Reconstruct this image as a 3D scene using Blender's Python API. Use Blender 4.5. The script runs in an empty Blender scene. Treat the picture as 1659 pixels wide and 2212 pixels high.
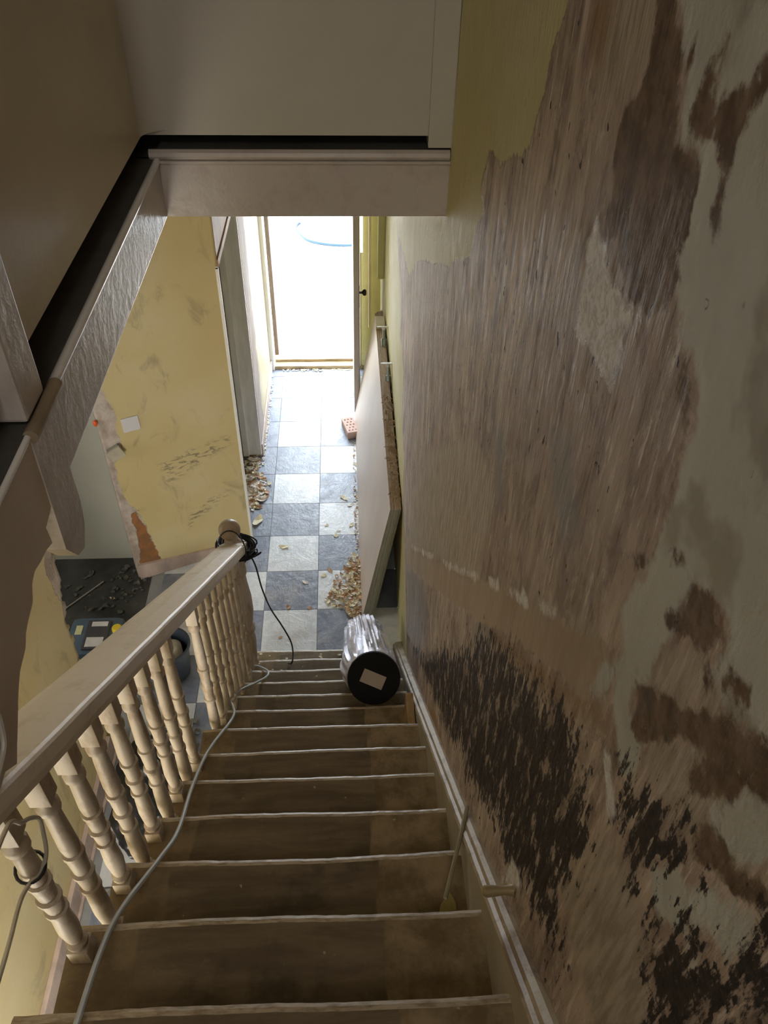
import bpy, bmesh, math, random
import numpy as np
from mathutils import Vector, Matrix, noise
# Stripped stairwell looking down to an open front door
CAM = (0.20531, -6.26244, 4.00091, 0.06263, 0.73713, 0.02361, 1723.11463)   # x, y, z, yaw, pitch, roll, focal length in pixels of the 1659x2212 frame
EXPO = 0.78
SKY = 10.5
PASS_W = 60.0
SIDE_W = 20.0
UP_W = 10.0
TOP_W = 10.5
A0 = (-.465, -2.17)
AD = (-0.92087, -0.38986)
R = random.Random(7)
sc = bpy.context.scene
COL = sc.collection
# ---------------------------------------------------------------- camera
def make_camera():
    yaw, pitch, roll = CAM[3:6]
    f = Vector((math.sin(yaw)*math.cos(pitch), math.cos(yaw)*math.cos(pitch), -math.sin(pitch)))
    r = Vector((math.cos(yaw), -math.sin(yaw), 0)); u = r.cross(f)
    r2 = math.cos(roll)*r + math.sin(roll)*u; u2 = -math.sin(roll)*r + math.cos(roll)*u
    cd = bpy.data.cameras.new('camera'); co = bpy.data.objects.new('camera', cd); COL.objects.link(co)
    m = Matrix((r2, u2, -f)).transposed().to_4x4(); m.translation = Vector(CAM[:3])
    co.matrix_world = m
    cd.sensor_fit = 'VERTICAL'; cd.sensor_height = 24.0; cd.lens = 24.0*CAM[6]/2212.0
    cd.clip_start = .02; cd.clip_end = 200
    sc.camera = co
make_camera()
# ---------------------------------------------------------------- light
sc.view_settings.view_transform = 'Standard'; sc.view_settings.look = 'None'
sc.view_settings.gamma = 1.0; sc.view_settings.exposure = EXPO
sc.cycles.use_denoising = True
sc.cycles.max_bounces = 8; sc.cycles.diffuse_bounces = 6; sc.cycles.glossy_bounces = 4
sc.cycles.sample_clamp_indirect = 6
W = bpy.data.worlds.new('overcast_sky'); sc.world = W; W.use_nodes = True
W.node_tree.nodes['Background'].inputs[0].default_value = (.80, .90, 1, 1)
W.node_tree.nodes['Background'].inputs[1].default_value = SKY
def area(name, loc, aim, sx, sy, power, color=(1, 1, 1), portal=False):
    l = bpy.data.lights.new(name, 'AREA'); l.shape = 'RECTANGLE'; l.size = sx; l.size_y = sy
    l.energy = power; l.color = color
    o = bpy.data.objects.new(name, l); COL.objects.link(o); o.location = loc
    d = Vector(aim) - Vector(loc); o.rotation_euler = d.to_track_quat('-Z', 'Y').to_euler()
    if portal: l.cycles.is_portal = True
    return o
area('entrance_portal', (-.025, .36, 1.1), (-.025, -5, 1.1), .84, 2.24, 1, portal=True)
area('passage_fill_light', (-.44, -6.6, 1.15), (-1.13, -5.1, 1.0), 1.3, 1.2, PASS_W, (1, .93, .82))  # fill lamp added to brighten the left wall; no window stands here
area('side_room_window_light', (-3.3, -3.9, 1.7), (-1.5, -3.0, .6), 1.2, 1.4, SIDE_W, (1, .95, .84))
area('landing_fill_light', (.0, -7.3, 5.6), (.32, -4.9, 2.3), .8, .8, TOP_W, (1, .96, .89))  # unseen fill lamp, added to lift the near wall and stairs
area('upstairs_fill_light', (.0, -9.2, 4.5), (.2, -4.5, 3.4), .9, 1.2, UP_W, (1, .97, .91))  # added fill from behind the camera, in place of any known window
# ---------------------------------------------------------------- node helpers
class NT:
    def __init__(s, name):
        s.m = bpy.data.materials.new(name); s.m.use_nodes = True
        s.t = s.m.node_tree; s.b = s.t.nodes['Principled BSDF']
        s.tc = s.n('ShaderNodeTexCoord')
    def n(s, typ, **k):
        x = s.t.nodes.new(typ)
        for a, v in k.items(): setattr(x, a, v)
        return x
    def l(s, a, b): s.t.links.new(a, b)
    def val(s, sock, v):
        if hasattr(v, 'node'): s.l(v, sock)
        elif isinstance(v, tuple) and len(v) == 3 and sock.type == 'RGBA': sock.default_value = (*v, 1)
        else: sock.default_value = v
    def coord(s, scale=(1, 1, 1), src='Object'):
        mp = s.n('ShaderNodeMapping'); mp.inputs['Scale'].default_value = scale
        s.l(s.tc.outputs[src], mp.inputs[0]); return mp.outputs[0]
    def noise(s, scale, detail=4, rough=.55, vec=None, dist=0.0):
        x = s.n('ShaderNodeTexNoise'); x.inputs['Scale'].default_value = scale; x.inputs['Detail'].default_value = detail
        x.inputs['Roughness'].default_value = rough; x.inputs['Distortion'].default_value = dist
        if vec is None: vec = s.tc.outputs['Object']
        s.l(vec, x.inputs['Vector']); return x.outputs[0]
    def math(s, op, a, b=0.0, c=None, clamp=False):
        x = s.n('ShaderNodeMath', operation=op); x.use_clamp = clamp
        s.val(x.inputs[0], a); s.val(x.inputs[1], b)
        if c is not None: s.val(x.inputs[2], c)
        return x.outputs[0]
    def ramp(s, v, lo, hi, a=0.0, b=1.0):
        x = s.n('ShaderNodeMapRange'); x.interpolation_type = 'SMOOTHSTEP'
        s.l(v, x.inputs[0])
        for i, q in zip((1, 2, 3, 4), (lo, hi, a, b)): x.inputs[i].default_value = q
        return x.outputs[0]
    def mix(s, f, a, b):
        x = s.n('ShaderNodeMix', data_type='RGBA')
        s.val(x.inputs['Factor'], f); s.val(x.inputs['A'], a); s.val(x.inputs['B'], b)
        return x.outputs['Result']
    def attr(s, name):
        x = s.n('ShaderNodeAttribute'); x.attribute_name = name; return x.outputs['Fac']
    def bump(s, h, strength=.5, dist=.01, prev=None):
        x = s.n('ShaderNodeBump'); x.inputs['Strength'].default_value = strength; x.inputs['Distance'].default_value = dist
        s.l(h, x.inputs['Height'])
        if prev is not None: s.l(prev, x.inputs['Normal'])
        return x.outputs[0]
    def out(s, col, rough=.6, normal=None, metal=0.0, spec=None):
        s.val(s.b.inputs['Base Color'], col); s.val(s.b.inputs['Roughness'], rough); s.val(s.b.inputs['Metallic'], metal)
        if spec is not None: s.val(s.b.inputs['Specular IOR Level'], spec)
        if normal is not None: s.l(normal, s.b.inputs['Normal'])
        return s.m
def simple(name, col, rough=.6, var=.25, scale=8, bump=.15, metal=0.0, bscale=60, stretch=(1, 1, 1), spec=None):
    n = NT(name); v = n.coord(stretch)
    a = n.ramp(n.noise(scale, 5, .6, v), .3, .7)
    dark = tuple(c*(1-var) for c in col); lite = tuple(min(1, c*(1+var*.6)) for c in col)
    c = n.mix(a, dark, lite)
    nb = n.bump(n.noise(bscale, 4, .6, v), bump, .004) if bump else None
    return n.out(c, rough, nb, metal, spec)
# ---------------------------------------------------------------- mesh helpers
def obj(name, bm, mat, parent=None, smooth=False, sharp=42):
    me = bpy.data.meshes.new(name)
    bmesh.ops.recalc_face_normals(bm, faces=bm.faces)
    bm.to_mesh(me); bm.free()
    if mat is not None:
        for m in (mat if isinstance(mat, (list, tuple)) else [mat]): me.materials.append(m)
    if smooth:
        for p in me.polygons: p.use_smooth = True
    if any(p.use_smooth for p in me.polygons): me.set_sharp_from_angle(angle=math.radians(sharp))
    o = bpy.data.objects.new(name, me); COL.objects.link(o)
    if parent is not None: o.parent = parent
    return o
def thing(name, label, cat, loc=(0, 0, 0), group=None):
    o = bpy.data.objects.new(name, None); COL.objects.link(o); o.location = loc; o.empty_display_size = .05
    o['label'] = label; o['category'] = cat
    if group: o['group'] = group
    return o
def tag(o, label, cat, group=None):
    o['label'] = label; o['category'] = cat
    if group: o['group'] = group
    return o
def struct(name, bm, mat, smooth=False):
    o = obj(name, bm, mat, None, smooth); o['kind'] = 'structure'; return o
def box(bm, a, b, bev=0.0, mi=0):
    x0, y0, z0 = a; x1, y1, z1 = b
    vs = [bm.verts.new(p) for p in ((x0, y0, z0), (x1, y0, z0), (x1, y1, z0), (x0, y1, z0), (x0, y0, z1), (x1, y0, z1), (x1, y1, z1), (x0, y1, z1))]
    fs = [bm.faces.new([vs[i] for i in q]) for q in ((0, 3, 2, 1), (4, 5, 6, 7), (0, 1, 5, 4), (1, 2, 6, 5), (2, 3, 7, 6), (3, 0, 4, 7))]
    for f in fs: f.material_index = mi
    if bev:
        es = list({e for f in fs for e in f.edges})
        bmesh.ops.bevel(bm, geom=es, offset=bev, segments=2, profile=.6, affect='EDGES')
    return vs
def B(a, b, bev=0.0):
    bm = bmesh.new(); box(bm, a, b, bev); return bm
def tube(bm, pts, rad, seg=8, cap=True, smooth_n=0):
    P = [Vector(p) for p in pts]
    if smooth_n:
        Q = []
        for i in range(len(P)-1):
            p0 = P[max(i-1, 0)]; p1 = P[i]; p2 = P[i+1]; p3 = P[min(i+2, len(P)-1)]
            for k in range(smooth_n):
                t = k/smooth_n
                Q.append(.5*((2*p1)+(-p0+p2)*t+(2*p0-5*p1+4*p2-p3)*t*t+(-p0+3*p1-3*p2+p3)*t**3))
        P = Q+[P[-1]]
    rings = []
    up = None
    for i, p in enumerate(P):
        d = (P[min(i+1, len(P)-1)]-P[max(i-1, 0)]).normalized()
        if up is None:
            up = d.orthogonal().normalized()
        up = (up-d*up.dot(d)).normalized(); s = d.cross(up)
        r = rad(i/(len(P)-1)) if callable(rad) else rad
        rings.append([bm.verts.new(p+(up*math.cos(a)+s*math.sin(a))*r) for a in [2*math.pi*k/seg for k in range(seg)]])
    for a, b in zip(rings, rings[1:]):
        for k in range(seg): bm.faces.new((a[k], a[(k+1) % seg], b[(k+1) % seg], b[k]))
    if cap:
        bm.faces.new(rings[0][::-1]); bm.faces.new(rings[-1])
    return rings
def lathe(bm, prof, seg=24, M=None, mi=0):
    """prof: list of (radius, height) about local Z"""
    M = M or Matrix.Identity(4)
    rings = []
    for r, h in prof:
        if r < 1e-5: rings.append([bm.verts.new(M @ Vector((0, 0, h)))])
        else: rings.append([bm.verts.new(M @ Vector((r*math.cos(2*math.pi*k/seg), r*math.sin(2*math.pi*k/seg), h))) for k in range(seg)])
    for a, b in zip(rings, rings[1:]):
        for k in range(seg):
            k2 = (k+1) % seg; f = None
            if len(a) == 1 and len(b) == 1: continue
            if len(a) == 1: f = bm.faces.new((a[0], b[k2], b[k]))
            elif len(b) == 1: f = bm.faces.new((a[k], a[k2], b[0]))
            else: f = bm.faces.new((a[k], a[k2], b[k2], b[k]))
            f.material_index = mi; f.smooth = True
    if len(rings[0]) > 1: bm.faces.new(rings[0][::-1]).material_index = mi
    if len(rings[-1]) > 1: bm.faces.new(rings[-1]).material_index = mi
def prism(bm, poly, fn, t0, t1):
    """extrude a 2D polygon; fn(u, v, t) -> 3D point"""
    a = [bm.verts.new(fn(u, v, t0)) for u, v in poly]; b = [bm.verts.new(fn(u, v, t1)) for u, v in poly]
    bm.faces.new(a); bm.faces.new(b[::-1])
    for i in range(len(a)):
        j = (i+1) % len(a); bm.faces.new((a[i], b[i], b[j], a[j]))
def sdf(poly, X, Y):
    """signed distance (negative inside) of points to a polygon"""
    p = np.array(poly, float); n = len(p)
    d = np.full(X.shape, 1e9); ins = np.zeros(X.shape, bool)
    for i in range(n):
        ax, ay = p[i]; bx, by = p[(i+1) % n]
        ex, ey = bx-ax, by-ay; wx, wy = X-ax, Y-ay
        t = np.clip((wx*ex+wy*ey)/(ex*ex+ey*ey+1e-12), 0, 1)
        d = np.minimum(d, (wx-ex*t)**2+(wy-ey*t)**2)
        c = ((ay > Y) != (by > Y))
        with np.errstate(divide='ignore', invalid='ignore'):
            xx = (bx-ax)*(Y-ay)/(by-ay+1e-15)+ax
        ins ^= c & (X < xx)
    d = np.sqrt(d); return np.where(ins, -d, d)
def grid_wall(name, us, vs, fn, masks, mat, hole=None, parent=None):
    """a wall surface as a fine grid; masks = {attr: [polygons]} stored as distance fields"""
    us = np.array(us); vs = np.array(vs); nu, nv = len(us), len(vs)
    Ug, Vg = np.meshgrid(us, vs, indexing='ij')
    co = fn(Ug.ravel(), Vg.ravel())
    i, j = np.meshgrid(np.arange(nu-1), np.arange(nv-1), indexing='ij')
    if hole is not None:
        cu = (us[:-1]+us[1:])/2; cv = (vs[:-1]+vs[1:])/2
        CU, CV = np.meshgrid(cu, cv, indexing='ij'); keep = ~hole(CU, CV); i = i[keep]; j = j[keep]
    i = i.ravel(); j = j.ravel(); a = i*nv+j
    quads = np.stack([a, a+nv, a+nv+1, a+1], 1)
    me = bpy.data.meshes.new(name)
    me.vertices.add(nu*nv); me.vertices.foreach_set('co', co.astype(np.float32).ravel())
    nq = len(quads)
    me.loops.add(nq*4); me.loops.foreach_set('vertex_index', quads.ravel().astype(np.int32))
    me.polygons.add(nq); me.polygons.foreach_set('loop_start', (np.arange(nq)*4).astype(np.int32)); me.polygons.foreach_set('loop_total', np.full(nq, 4, np.int32))
    me.update(calc_edges=True); me.validate()
    for k, polys in masks.items():
        d = np.full(nu*nv, .3)
        for pg in polys: d = np.minimum(d, sdf(pg, Ug.ravel(), Vg.ravel()))
        at = me.attributes.new(k, 'FLOAT', 'POINT'); at.data.foreach_set('value', np.clip(d, -.3, .3).astype(np.float32))
    me.polygons.foreach_set('use_smooth', np.ones(len(me.polygons), bool))
    me.materials.append(mat)
    o = bpy.data.objects.new(name, me); COL.objects.link(o)
    if parent is None: o['kind'] = 'structure'
    else: o.parent = parent
    return o
# outlines of the peeled layers and broken edges, metres on each wall (y, z)
RW={'yellow': [[(-3.686, 3.735), (-5.072, 3.88), (-5.086, 3.805), (-5.074, 3.77), (-5.03, 3.738), (-5.019, 3.696), (-4.998, 3.639), (-4.981, 3.595), (-4.915, 3.557), (-4.763, 3.492), (-4.7, 3.49), (-4.637, 3.481), (-4.612, 3.436), (-4.59, 3.381), (-4.661, 3.369), (-4.581, 3.301), (-4.534, 3.218), (-4.167, 3.021), (-3.074, 2.529), (-2.665, 2.266), (-1.367, 2.058)], [(-1.317, 2.146), (-1.748, 2.163), (-1.952, 2.019), (-2.245, 1.941), (-2.203, 1.689), (-2.519, 1.641), (-2.545, 1.351), (-2.841, 1.251), (-2.88, 0.943), (-3.191, 0.881), (-3.389, 0.723), (-3.625, 0.622), (-3.921, 0.627), (-3.753, 0.121), (-2.833, -0.933), (46.711, -56.224), (19.594, -8.553), (2.452, 0.733)]], 'dark': [[(-5.385, 3.889), (-5.419, 3.893), (-5.467, 3.865), (-5.493, 3.855), (-5.498, 3.837), (-5.516, 3.827), (-5.532, 3.793), (-5.544, 3.772), (-5.572, 3.778), (-5.595, 3.78), (-5.605, 3.764), (-5.595, 3.75), (-5.612, 3.728), (-5.594, 3.701), (-5.622, 3.685), (-5.611, 3.655), (-5.558, 3.62), (-5.504, 3.61), (-5.455, 3.639), (-5.421, 3.626), (-5.393, 3.637), (-5.392, 3.679), (-5.372, 3.73), (-5.391, 3.768), (-5.421, 3.804), (-5.42, 3.831)], [(-5.579, 3.875), (-5.592, 3.875), (-5.598, 3.857), (-5.598, 3.836), (-5.596, 3.822), (-5.605, 3.833), (-5.634, 3.849), (-5.658, 3.87), (-5.669, 3.874), (-5.674, 3.86), (-5.662, 3.849), (-5.662, 3.835), (-5.661, 3.818), (-5.649, 3.807), (-5.615, 3.794), (-5.568, 3.783), (-5.553, 3.795), (-5.554, 3.82), (-5.563, 3.839), (-5.575, 3.853), (-5.571, 3.869)], [(-5.531, 3.853), (-5.534, 3.837), (-5.53, 3.815), (-5.521, 3.803), (-5.507, 3.83), (-5.518, 3.843)], [(-5.589, 3.898), (-5.601, 3.9), (-5.608, 3.889), (-5.601, 3.887)], [(-5.615, 3.794), (-5.65, 3.806), (-5.654, 3.791), (-5.659, 3.764), (-5.67, 3.74), (-5.66, 3.738), (-5.643, 3.755), (-5.639, 3.777)], [(-5.653, 3.707), (-5.66, 3.717), (-5.665, 3.704), (-5.655, 3.692)], [(-5.733, 3.722), (-5.743, 3.73), (-5.744, 3.715), (-5.73, 3.705)], [(-5.664, 3.631), (-5.68, 3.639), (-5.705, 3.625), (-5.721, 3.6), (-5.712, 3.584), (-5.693, 3.595), (-5.674, 3.605)], [(-5.807, 3.467), (-5.807, 3.503), (-5.825, 3.505), (-5.84, 3.519), (-5.87, 3.524), (-5.876, 3.5), (-5.858, 3.466), (-5.828, 3.451), (-5.803, 3.424), (-5.792, 3.427)], [(-5.671, 3.4), (-5.701, 3.426), (-5.723, 3.436), (-5.718, 3.419), (-5.69, 3.403)], [(-5.759, 3.477), (-5.768, 3.495), (-5.781, 3.503), (-5.771, 3.482)], [(-5.869, 3.453), (-5.9, 3.491), (-5.932, 3.513), (-5.934, 3.504), (-5.904, 3.473), (-5.876, 3.453)], [(-5.771, 3.304), (-5.805, 3.336), (-5.863, 3.4), (-5.909, 3.445), (-5.941, 3.477), (-5.975, 3.514), (-6.002, 3.483), (-5.975, 3.456), (-5.949, 3.434), (-5.925, 3.41), (-5.889, 3.377), (-5.855, 3.331), (-5.834, 3.277), (-5.795, 3.261), (-5.798, 3.297)], [(-5.913, 3.384), (-5.929, 3.421), (-5.966, 3.448), (-5.968, 3.429), (-5.956, 3.393), (-5.921, 3.357), (-5.897, 3.34)], [(-5.954, 3.359), (-5.98, 3.375), (-6.0, 3.38), (-6.031, 3.432), (-6.048, 3.428), (-6.035, 3.385), (-6.014, 3.363), (-5.983, 3.341), (-5.951, 3.303)]], 'pale': [[(-5.419, 3.893), (-5.686, 3.929), (-5.905, 3.672), (-5.765, 3.547), (-5.72, 3.56), (-5.731, 3.588), (-5.723, 3.61), (-5.696, 3.643), (-5.652, 3.641), (-5.642, 3.661), (-5.604, 3.682), (-5.594, 3.701), (-5.612, 3.728), (-5.595, 3.75), (-5.605, 3.764), (-5.595, 3.78), (-5.572, 3.778), (-5.549, 3.773), (-5.537, 3.794), (-5.518, 3.827), (-5.498, 3.837), (-5.493, 3.855), (-5.467, 3.865)], [(-5.728, 3.622), (-5.845, 3.704), (-5.992, 3.531), (-5.967, 3.506), (-5.924, 3.47), (-5.872, 3.458), (-5.887, 3.507), (-5.87, 3.524), (-5.808, 3.501), (-5.799, 3.458), (-5.809, 3.427), (-5.788, 3.368), (-5.798, 3.345), (-5.78, 3.305), (-5.787, 3.271), (-5.829, 3.284), (-5.838, 3.235), (-5.813, 3.198), (-5.766, 3.227), (-5.742, 3.241), (-5.729, 3.28), (-5.734, 3.306), (-5.697, 3.341), (-5.712, 3.388), (-5.729, 3.439), (-5.727, 3.475), (-5.728, 3.504), (-5.728, 3.544), (-5.723, 3.577)], [(-5.942, 3.374), (-5.955, 3.412), (-5.973, 3.458), (-6.0, 3.484), (-6.031, 3.449), (-6.008, 3.397), (-5.988, 3.373), (-5.96, 3.361)], [(-5.971, 3.27), (-6.0, 3.328), (-6.017, 3.36), (-6.039, 3.386), (-6.048, 3.356), (-6.04, 3.311), (-6.02, 3.289), (-5.994, 3.261)], [(-5.893, 3.382), (-5.898, 3.402), (-5.923, 3.428), (-5.965, 3.455), (-5.963, 3.445), (-5.926, 3.416), (-5.911, 3.403), (-5.908, 3.381), (-5.88, 3.361)], [(-5.698, 3.249), (-5.726, 3.276), (-5.732, 3.238), (-5.716, 3.193), (-5.691, 3.173)], [(-5.923, 3.204), (-5.956, 3.269), (-5.983, 3.274), (-5.994, 3.242), (-5.97, 3.191), (-5.941, 3.183)], [(-6.008, 3.235), (-6.023, 3.26), (-6.037, 3.235), (-6.032, 3.206)]], 'black': [[(-3.504, 0.595), (-4.278, 1.408), (-4.63, 1.91), (-5.103, 2.501), (-5.11, 2.591), (-5.347, 2.815), (-5.47, 2.914), (-5.534, 2.957), (-5.624, 3.051), (-5.675, 3.076), (-5.724, 3.055), (-5.781, 3.069), (-5.804, 3.013), (-5.814, 2.942), (-5.788, 2.844), (-5.807, 2.796), (-5.862, 2.785), (-5.814, 2.71), (-5.757, 2.669), (-5.675, 2.578), (-5.583, 2.458), (-5.522, 2.446), (-5.381, 2.312), (-5.213, 2.122), (-5.13, 2.157), (-5.011, 1.95), (-4.806, 1.779), (-4.397, 1.425), (-3.91, 0.972)], [(-5.809, 3.202), (-5.854, 3.253), (-5.891, 3.287), (-5.925, 3.326), (-5.956, 3.324), (-5.964, 3.297), (-5.939, 3.229), (-5.915, 3.179), (-5.91, 3.134), (-5.883, 3.14), (-5.84, 3.15)], [(-5.925, 3.129), (-5.952, 3.169), (-5.974, 3.187), (-5.994, 3.261), (-6.018, 3.283), (-6.04, 3.311), (-6.048, 3.356), (-6.041, 3.384), (-6.048, 3.428), (-6.121, 3.379), (-6.048, 3.081), (-6.028, 3.083), (-5.976, 3.128)]], 'band': [[(-3.413, 1.177), (-4.58, 2.248), (-5.03, 2.669), (-5.4, 3.006), (-5.531, 3.121), (-5.647, 3.227), (-5.73, 3.3), (-5.729, 3.28), (-5.731, 3.225), (-5.69, 3.155), (-5.655, 3.122), (-5.504, 2.995), (-5.311, 2.819), (-5.086, 2.591), (-4.633, 2.169), (-3.464, 1.081)]], 'blue': [[(-3.407, 0.991), (-4.111, 1.683), (-4.321, 1.744), (-4.309, 1.569), (-4.102, 1.219), (-3.699, 0.836)], [(-5.068, 2.55), (-5.218, 2.704), (-5.226, 2.64), (-5.114, 2.485)], [(-4.987, 3.069), (-5.078, 3.129), (-5.132, 3.014), (-5.095, 2.947)], [(-5.342, 3.312), (-5.426, 3.388), (-5.527, 3.301), (-5.493, 3.216), (-5.412, 3.247)]], 'torn': [[(-5.364, 3.629), (-5.402, 3.628), (-5.431, 3.614), (-5.492, 3.604), (-5.561, 3.617), (-5.523, 3.581), (-5.54, 3.555), (-5.526, 3.531), (-5.525, 3.511), (-5.499, 3.506), (-5.469, 3.506), (-5.421, 3.5), (-5.362, 3.478), (-5.36, 3.519), (-5.359, 3.564), (-5.343, 3.597)], [(-5.616, 2.542), (-5.672, 2.582), (-5.672, 2.546), (-5.622, 2.45), (-5.594, 2.397)], [(-5.764, 3.167), (-5.785, 3.173), (-5.834, 3.143), (-5.819, 3.115)], [(-4.546, 2.237), (-4.667, 2.349), (-5.024, 2.677), (-5.059, 2.692), (-4.91, 2.551), (-4.606, 2.269)], [(-5.127, 2.774), (-5.204, 2.848), (-5.214, 2.835), (-5.149, 2.772)], [(-5.277, 2.908), (-5.384, 3.009), (-5.402, 3.002), (-5.339, 2.944), (-5.276, 2.888)], [(-5.436, 3.054), (-5.519, 3.136), (-5.529, 3.124), (-5.473, 3.064)], [(-3.538, 1.309), (-4.342, 2.055), (-4.35, 2.043), (-3.607, 1.351)]], 'tan': [[(-5.208, 3.866), (-5.385, 3.889), (-5.41, 3.843), (-5.421, 3.804), (-5.387, 3.773), (-5.332, 3.769), (-5.289, 3.754), (-5.255, 3.772), (-5.254, 3.809)], [(-5.788, 2.844), (-5.808, 3.008), (-5.822, 3.08), (-5.874, 3.122), (-5.91, 3.134), (-5.948, 3.126), (-6.026, 3.079), (-6.042, 3.059), (-6.001, 2.891), (-5.895, 2.841)], [(-5.838, 3.235), (-5.834, 3.277), (-5.857, 3.329), (-5.893, 3.373), (-5.937, 3.396), (-5.954, 3.359), (-5.951, 3.312), (-5.925, 3.326), (-5.889, 3.289)], [(-5.79, 3.365), (-5.802, 3.394), (-5.853, 3.456), (-5.905, 3.478), (-5.924, 3.47), (-5.869, 3.411), (-5.809, 3.342), (-5.785, 3.336)], [(-3.76, 2.043), (-4.522, 2.666), (-4.813, 2.904), (-5.061, 2.968), (-5.069, 2.853), (-4.992, 2.656), (-4.575, 2.255), (-3.413, 1.177), (-3.43, 1.505)], [(-5.574, 3.16), (-5.636, 3.24), (-5.687, 3.246), (-5.691, 3.208), (-5.638, 3.142), (-5.586, 3.122)]], 'orange': [[(-5.202, 3.812), (-5.239, 3.851), (-5.268, 3.836), (-5.277, 3.804), (-5.268, 3.768), (-5.235, 3.771)], [(-4.239, 0.985), (-4.643, 1.584), (-5.295, 2.006), (-5.273, 1.865)], [(-5.142, 2.639), (-5.315, 2.815), (-5.486, 2.958), (-5.664, 3.13), (-5.741, 3.212), (-5.77, 3.207), (-5.71, 3.149), (-5.624, 3.051), (-5.473, 2.91), (-5.334, 2.789)]]}
AW={'edge': [(0.82, 1.402), (0.826, 1.26), (0.815, 1.107), (0.819, 0.86), (0.812, 0.592), (0.81, 0.305), (0.811, 0.042), (0.817, -0.19), (0.82, -0.385)], 'plaster': [[(0.78, 1.634), (0.729, 1.47), (0.711, 1.372), (0.694, 1.303), (0.719, 1.211), (0.708, 1.107), (0.724, 1.025), (0.77, 0.988), (0.779, 0.809), (0.759, 0.67), (0.711, 0.573), (0.676, 0.377), (0.645, 0.149), (0.631, -0.085), (0.7, -0.172), (0.615, -0.149), (0.666, -0.26), (0.798, -0.447), (0.918, -0.387), (0.887, 1.163)]], 'brick': [[(0.755, 0.57), (0.704, 0.579), (0.716, 0.547), (0.681, 0.379), (0.655, 0.219), (0.633, 0.09), (0.64, -0.104), (0.689, -0.013), (0.746, -0.011), (0.803, -0.031), (0.777, 0.139), (0.759, 0.284), (0.751, 0.407)]], 'socket': [(0.674, 1.287), (0.577, 1.281), (0.584, 1.184), (0.681, 1.187)], 'loose': [(0.81, 1.105), (0.722, 1.128), (0.692, 1.05), (0.782, 1.009)], 'smudge': [[(0.426, 0.446), (0.321, 0.529), (0.096, 0.569), (0.072, 0.5), (0.313, 0.361), (0.456, 0.246)], [(0.555, 0.917), (0.287, 0.974), (0.046, 1.007), (0.028, 0.893), (0.284, 0.789), (0.51, 0.676)], [(0.481, 0.08), (0.347, 0.114), (0.377, -0.104), (0.504, -0.071)]]}
LW={'edge': [(-3.192, 1.265), (-3.469, 1.276), (-3.548, 1.26), (-3.68, 1.258), (-3.713, 1.183), (-3.695, 1.097), (-3.75, 1.078), (-3.753, 0.996), (-3.755, 0.875), (-3.766, 0.779), (-3.747, 0.62), (-3.721, 0.38), (-3.692, 0.117), (-3.667, -0.137)], 'plaster': [[(-3.716, 1.737), (-3.734, 1.466), (-3.766, 1.396), (-3.75, 1.319), (-3.757, 1.264), (-3.732, 1.173), (-3.754, 1.1), (-3.758, 1.07), (-3.68, 0.977), (-3.429, 0.828), (-3.083, 1.167)]]}
CAB=[(-0.23, -5.891, 2.581), (-0.237, -5.852, 2.545), (-0.263, -5.701, 2.407), (-0.27, -5.58, 2.297), (-0.248, -5.404, 2.136), (-0.239, -5.283, 2.026), (-0.267, -5.039, 1.803), (-0.282, -4.772, 1.559), (-0.263, -4.496, 1.308), (-0.267, -4.389, 1.21), (-0.29, -4.301, 1.129), (-0.321, -4.192, 1.03), (-0.298, -4.071, 0.919), (-0.241, -3.957, 0.816), (-0.207, -3.848, 0.715), (-0.218, -3.751, 0.627), (-0.274, -3.662, 0.546), (-0.315, -3.629, 0.516)]
FAS=[(-5.321, 3.124), (-5.318, 3.088), (-5.347, 3.099), (-5.376, 3.102), (-5.4, 3.109), (-5.422, 3.102), (-5.438, 3.081), (-5.469, 3.075), (-5.504, 3.054), (-5.54, 3.046), (-5.567, 3.028), (-5.596, 3.001), (-5.639, 2.962), (-5.667, 2.989), (-5.706, 3.03)]
HANG=[(-0.274, -3.47, 1.187), (-0.258, -3.45, 1.084), (-0.244, -3.43, 0.899), (-0.213, -3.42, 0.729), (-0.165, -3.42, 0.592), (-0.12, -3.45, 0.487), (-0.108, -3.5, 0.44), (-0.113, -3.56, 0.436), (-0.129, -3.58, 0.409)]
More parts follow.
